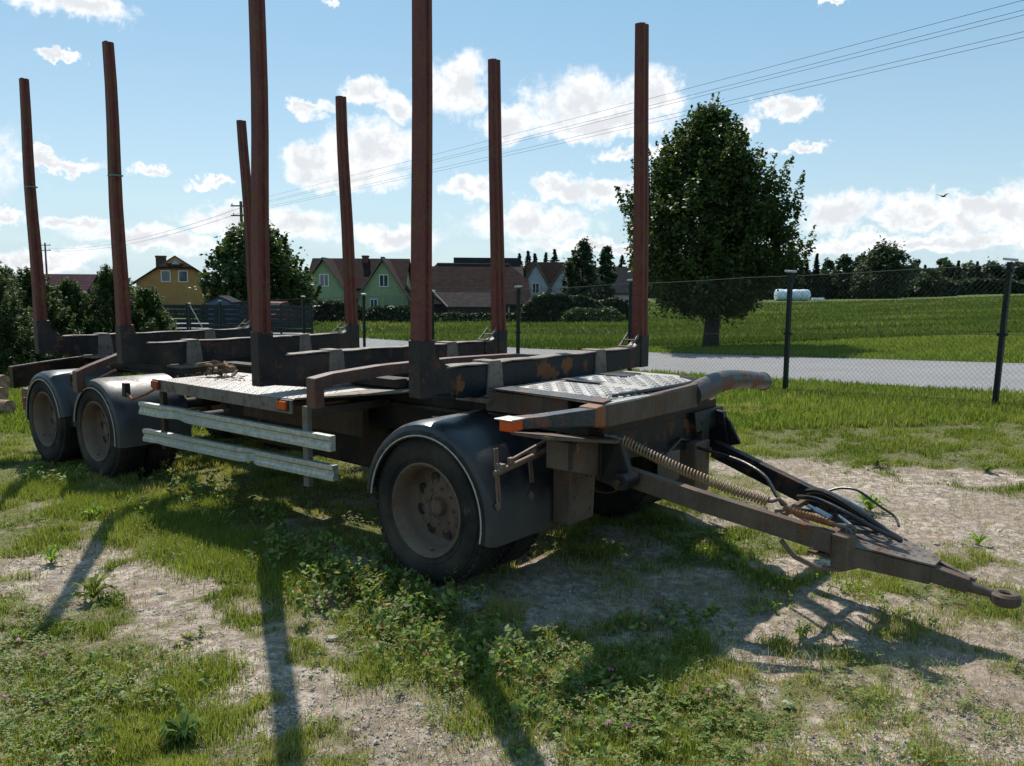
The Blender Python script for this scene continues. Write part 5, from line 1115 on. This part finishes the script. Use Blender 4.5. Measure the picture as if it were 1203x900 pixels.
def cl_at(pts, spread, n, size, nl, mat, name, label, cat, hgt):
    xs, ys = [], []
    for (a, b) in pts: P = pix_ground(a, b); k = max(3, int(n)); xs.append(P[0] + rg.normal(0, spread, k)); ys.append(P[1] + rg.normal(0, spread * .8, k))
    x = np.concatenate(xs); y = np.concatenate(ys); return rosettes(name, x, y, np.full(len(x), size) * rg.uniform(.6, 1.3, len(x)), nl, mat, rg, label, cat, hgt)
# taller leafy weeds: alfalfa-like stands in front of and around the front wheel
def stand(pts, name, label, mat, n_st, spread, h0, leaf):
    st = MB(); L_ = []
    for (a, b) in pts:
        P = pix_ground(a, b)
        for k in range(n_st):
            x, y = P[0] + rg.normal(0, spread), P[1] + rg.normal(0, spread); z = gz(x, y); h = h0 * rg.uniform(.5, 1.25); lx, ly = rg.normal(0, .25, 2) * h
            st.tube([(x, y, z), (x + lx * .4, y + ly * .4, z + h * .55), (x + lx, y + ly, z + h)], .0012, 4, rs=[.0016, .0012, .0006], caps=False)
            for q in range(int(15 * h / .14) + 6): u = rg.uniform(.12, 1); L_.append((x + lx * u ** 1.6 + rg.normal(0, leaf * .9), y + ly * u ** 1.6 + rg.normal(0, leaf * .9), z + h * u))
    P = np.array(L_); s_ = st.build('weed_stems', GRASS, None, fix=False); tag(s_, 'thin green stems of the ' + label, 'weeds', kind='stuff')
    o = leaves(name, P, leaf, mat, None, rg, 1.9, None, .5); tag(o, label, 'weeds', kind='stuff')
stand([(380,680),(420,690),(460,700),(400,715),(490,730),(440,660),(350,670),(500,760),(540,790),(370,650),(455,735),(520,720),(330,655),(560,770),(575,800)], 'leafy_weeds', 'tall leafy weeds in front of the near front wheel', CLOV, 15, .11, .14, .020)
stand([(200,570),(240,585),(280,600),(160,560),(215,600),(320,620),(110,560),(70,570)], 'shade_weeds', 'leafy weeds in the shade under the side guard', CLOV, 13, .16, .16, .02)
stand([(620,760),(660,790),(700,800),(640,830),(720,840),(690,870),(760,800),(770,740),(810,830),(820,730),(610,860),(740,870)], 'low_weeds', 'low leafy weeds at the bottom centre', CLOV, 14, .11, .055, .020)
stand([(30,760),(60,820),(100,790),(20,850),(130,840),(180,800),(80,880),(200,760)], 'left_weeds', 'low weeds at the bottom left', CLOV, 11, .11, .05, .017)
stand([(840,650),(880,665),(920,690),(870,640),(980,690),(900,720),(1050,720)], 'drawbar_weeds', 'scrubby yellow-green weeds under the drawbar', LIME, 9, .09, .06, .013)
# separate plants
def plant(px, py, n, size, mat, name, label, cat, h=.06, group=None):
    P = pix_ground(px, py); z = gz(*P); t_ = None; V = []; rgx = np.random.default_rng(int(px * 7 + py)); b = MB()
    for k in range(n):
        a = rgx.uniform(0, 6.28); L_ = size * rgx.uniform(.6, 1.15); d = Vector((math.cos(a), math.sin(a), 0)); sd = Vector((-d.y, d.x, 0)) * L_ * .13; up = h * rgx.uniform(.5, 1.3)
        secs = [Vector((0, 0, 0)), d * L_ * .35 + Vector((0, 0, up * .75)), d * L_ * .75 + Vector((0, 0, up)), d * L_ + Vector((0, 0, up * .7))]
        w = (.3, .9, 1.0, .05); vs = []
        for s_, ww in zip(secs, w): vs += [s_ - sd * ww + Vector((0, 0, .004)), s_, s_ + sd * ww + Vector((0, 0, .004))]
        b.add(vs, [(r * 3 + c, r * 3 + c + 1, r * 3 + c + 4, r * 3 + c + 3) for r in range(3) for c in range(2)])
    o = b.build(name, mat, None, fix=False, loc=(P[0], P[1], z)); at_ = o.data.attributes.new('tint', 'FLOAT', 'POINT'); at_.data.foreach_set('value', np.repeat(rgx.uniform(0, .75, n), 12).astype(np.float32)); tag(o, label, cat, group)
plant(1022, 600, 26, .13, LIME, 'lime_weed', 'bright lime green weed on the bare soil beyond the drawbar', 'weed', .09)
plant(215, 872, 46, .085, CLOV, 'dandelion_plant', 'dark leafy rosette at the bottom left', 'weed', .07)
plant(112, 610, 18, .09, LIME, 'yellow_weed', 'yellowish weed in the left bare track', 'weed', .08)
plant(60, 662, 16, .10, LIME, 'yellow_weed', 'yellow-green weed at the left edge of the bare track', 'weed', .08)
plant(110, 705, 22, .11, GRASS, 'grass_tuft', 'spiky tuft casting a small shadow in the left bare track', 'weed', .10)
plant(1150, 640, 16, .08, LIME, 'small_weed', 'small weed on bare soil near the right edge', 'weed', .05)
plant(940, 750, 14, .07, CLOV, 'small_weed', 'small weed in the dappled patch under the drawbar tip', 'weed', .05)
plant(1030, 548, 20, .12, FIELDG, 'grass_tuft', 'small tuft on the bare ground beyond the far drawbar arm', 'weed', .08)
plant(1160, 556, 20, .12, FIELDG, 'grass_tuft', 'small tuft on the bare ground at the right edge', 'weed', .08)
# clover flowers
FLW = [(487, 679, 'tall, just below the front tyre'), (355, 707, 'pale, right of the third stake shadow'), (521, 703, 'in the weeds right of the tyre'), (453, 666, 'in front of the wheel rim'), (447, 685, 'left of the tyre base'), (22, 757, 'at the left edge of the lower grass'), (51, 774, 'right of the left edge one'),
       (6, 827, 'at the far left near the bottom'), (778, 707, 'white, in the shade below the spring hanger'), (717, 792, 'purple, bottom centre'), (831, 818, 'purple, right of bottom centre'), (714, 856, 'lower left one of the bottom pair'), (737, 861, 'darker right one of the bottom pair'), (300, 637, 'in the grass left of the third stake shadow'), (777, 729, 'small white, below the white shaded one')]
for k, (px, py, ww) in enumerate(FLW):
    P = pix_ground(px, py + 14); z = gz(*P); h = .10 if k in (0, 8) else .07; t_ = empty('clover_flower', (P[0], P[1], z)); tag(t_, 'clover flower head ' + ww, 'flower', 'clover flowers in the grass')
    MB().tube([(0, 0, 0), (.004, .002, h * .5), (.002, .004, h)], .0012, 5).build('stem', GRASS, t_)
    hd = MB(); rgx = np.random.default_rng(k)
    for q in range(46):
        d = rand_dirs(1, rgx)[0]; d[2] = abs(d[2]) * .9 - .15; d /= np.linalg.norm(d); v = Vector(d); s_ = v.orthogonal().normalized() * .0022; c0 = Vector((.002, .004, h)); hd.add([c0 + v * .003 - s_, c0 + v * .003 + s_, c0 + v * .012 + s_ * .6, c0 + v * .013 - s_ * .6], [(0, 1, 2, 3)])
    o = hd.build('flower_head', PETAL, t_, fix=False); a_ = o.data.attributes.new('tint', 'FLOAT', 'POINT'); a_.data.foreach_set('value', np.full(len(o.data.vertices), (.9 if k in (1, 8, 14) else .15 + .5 * (k % 3) / 2), dtype=np.float32))
# stones and gravel
def stone(px, py, s, label):
    P = pix_ground(px, py); rgx = np.random.default_rng(int(px)); prof = [(.001, -.5), (.7, -.4), (1, 0), (.75, .38), (.3, .52), (.001, .55)]; b = MB().lathe(prof, 9)
    b.v = [(x * s * rgx.uniform(.8, 1.2), z * s * .8 * rgx.uniform(.8, 1.2), y * s * .7) for x, y, z in b.v]; o = b.build('stone', STONE, None, loc=(P[0], P[1], gz(*P) + s * .15)); tag(o, label, 'stone', 'pale stones on the bare ground')
for px, py, s, lab in ((390, 752, .035, 'flat whitish stone in the grass right of the third stake shadow'), (400, 795, .02, 'small grey stone on the sandy patch'), (492, 830, .022, 'small stone at the upper edge of the sandy patch'), (420, 860, .018, 'tiny pale stone on the sandy patch'), (556, 876, .018, 'pale stone at the bottom near the fourth stake shadow'),
                       (190, 698, .03, 'pale flat stone in the left bare track'), (1010, 700, .025, 'stone beside the drawbar tip'), (925, 830, .03, 'pale clod of soil at bottom right'), (1100, 640, .025, 'stone on the gravel near the drawbar eye'), (560, 868, .015, 'smallest stone beside the fourth stake shadow')):
    stone(px, py, s, lab)
x, y = scatter(110000, 2.0, 9.5, rg, 1.35); cvv = cover(x, y); keep = rg.uniform(0, 1, len(x)) < (1 - cvv) * ss((fbm(x * 4, y * 4, 3, 71) - .38) / .15) + .02; x, y = x[keep], y[keep]; n = len(x)
s = rg.uniform(.002, .007, n) * np.where(rg.uniform(0, 1, n) < .05, 2.0, 1); zz = terrain(x, y) + (fbm(x * 1.3, y * 1.3, 3, 2) - .47) * .05 + (fbm(x * 7, y * 7, 4, 3) - .47) * .035 * (1.3 - cover(x, y)) + s * .1
base_ = np.array([[1, 0, 0], [.2, .9, .1], [-.9, .3, 0], [-.3, -.9, 0], [.5, -.7, .15], [.1, 0, .75], [-.2, .2, .7]]); fc = np.array([[0, 1, 5], [1, 2, 6], [1, 6, 5], [2, 3, 6], [3, 4, 5], [3, 5, 6], [4, 0, 5]])
an = rg.uniform(0, 6.28, n); V = base_[None] * s[:, None, None] * rg.uniform(.7, 1.3, (n, 7, 1)); ca_, sa_ = np.cos(an)[:, None], np.sin(an)[:, None]
V = np.stack([V[..., 0] * ca_ - V[..., 1] * sa_ + x[:, None], V[..., 0] * sa_ + V[..., 1] * ca_ + y[:, None], V[..., 2] + zz[:, None]], -1).reshape(-1, 3)
o = np_mesh('gravel', V, [(np.arange(n)[:, None, None] * 7 + fc[None]).reshape(-1, 3)], STONE); tag(o, 'loose gravel and crumbs of soil on the bare tracks', 'gravel', kind='stuff')
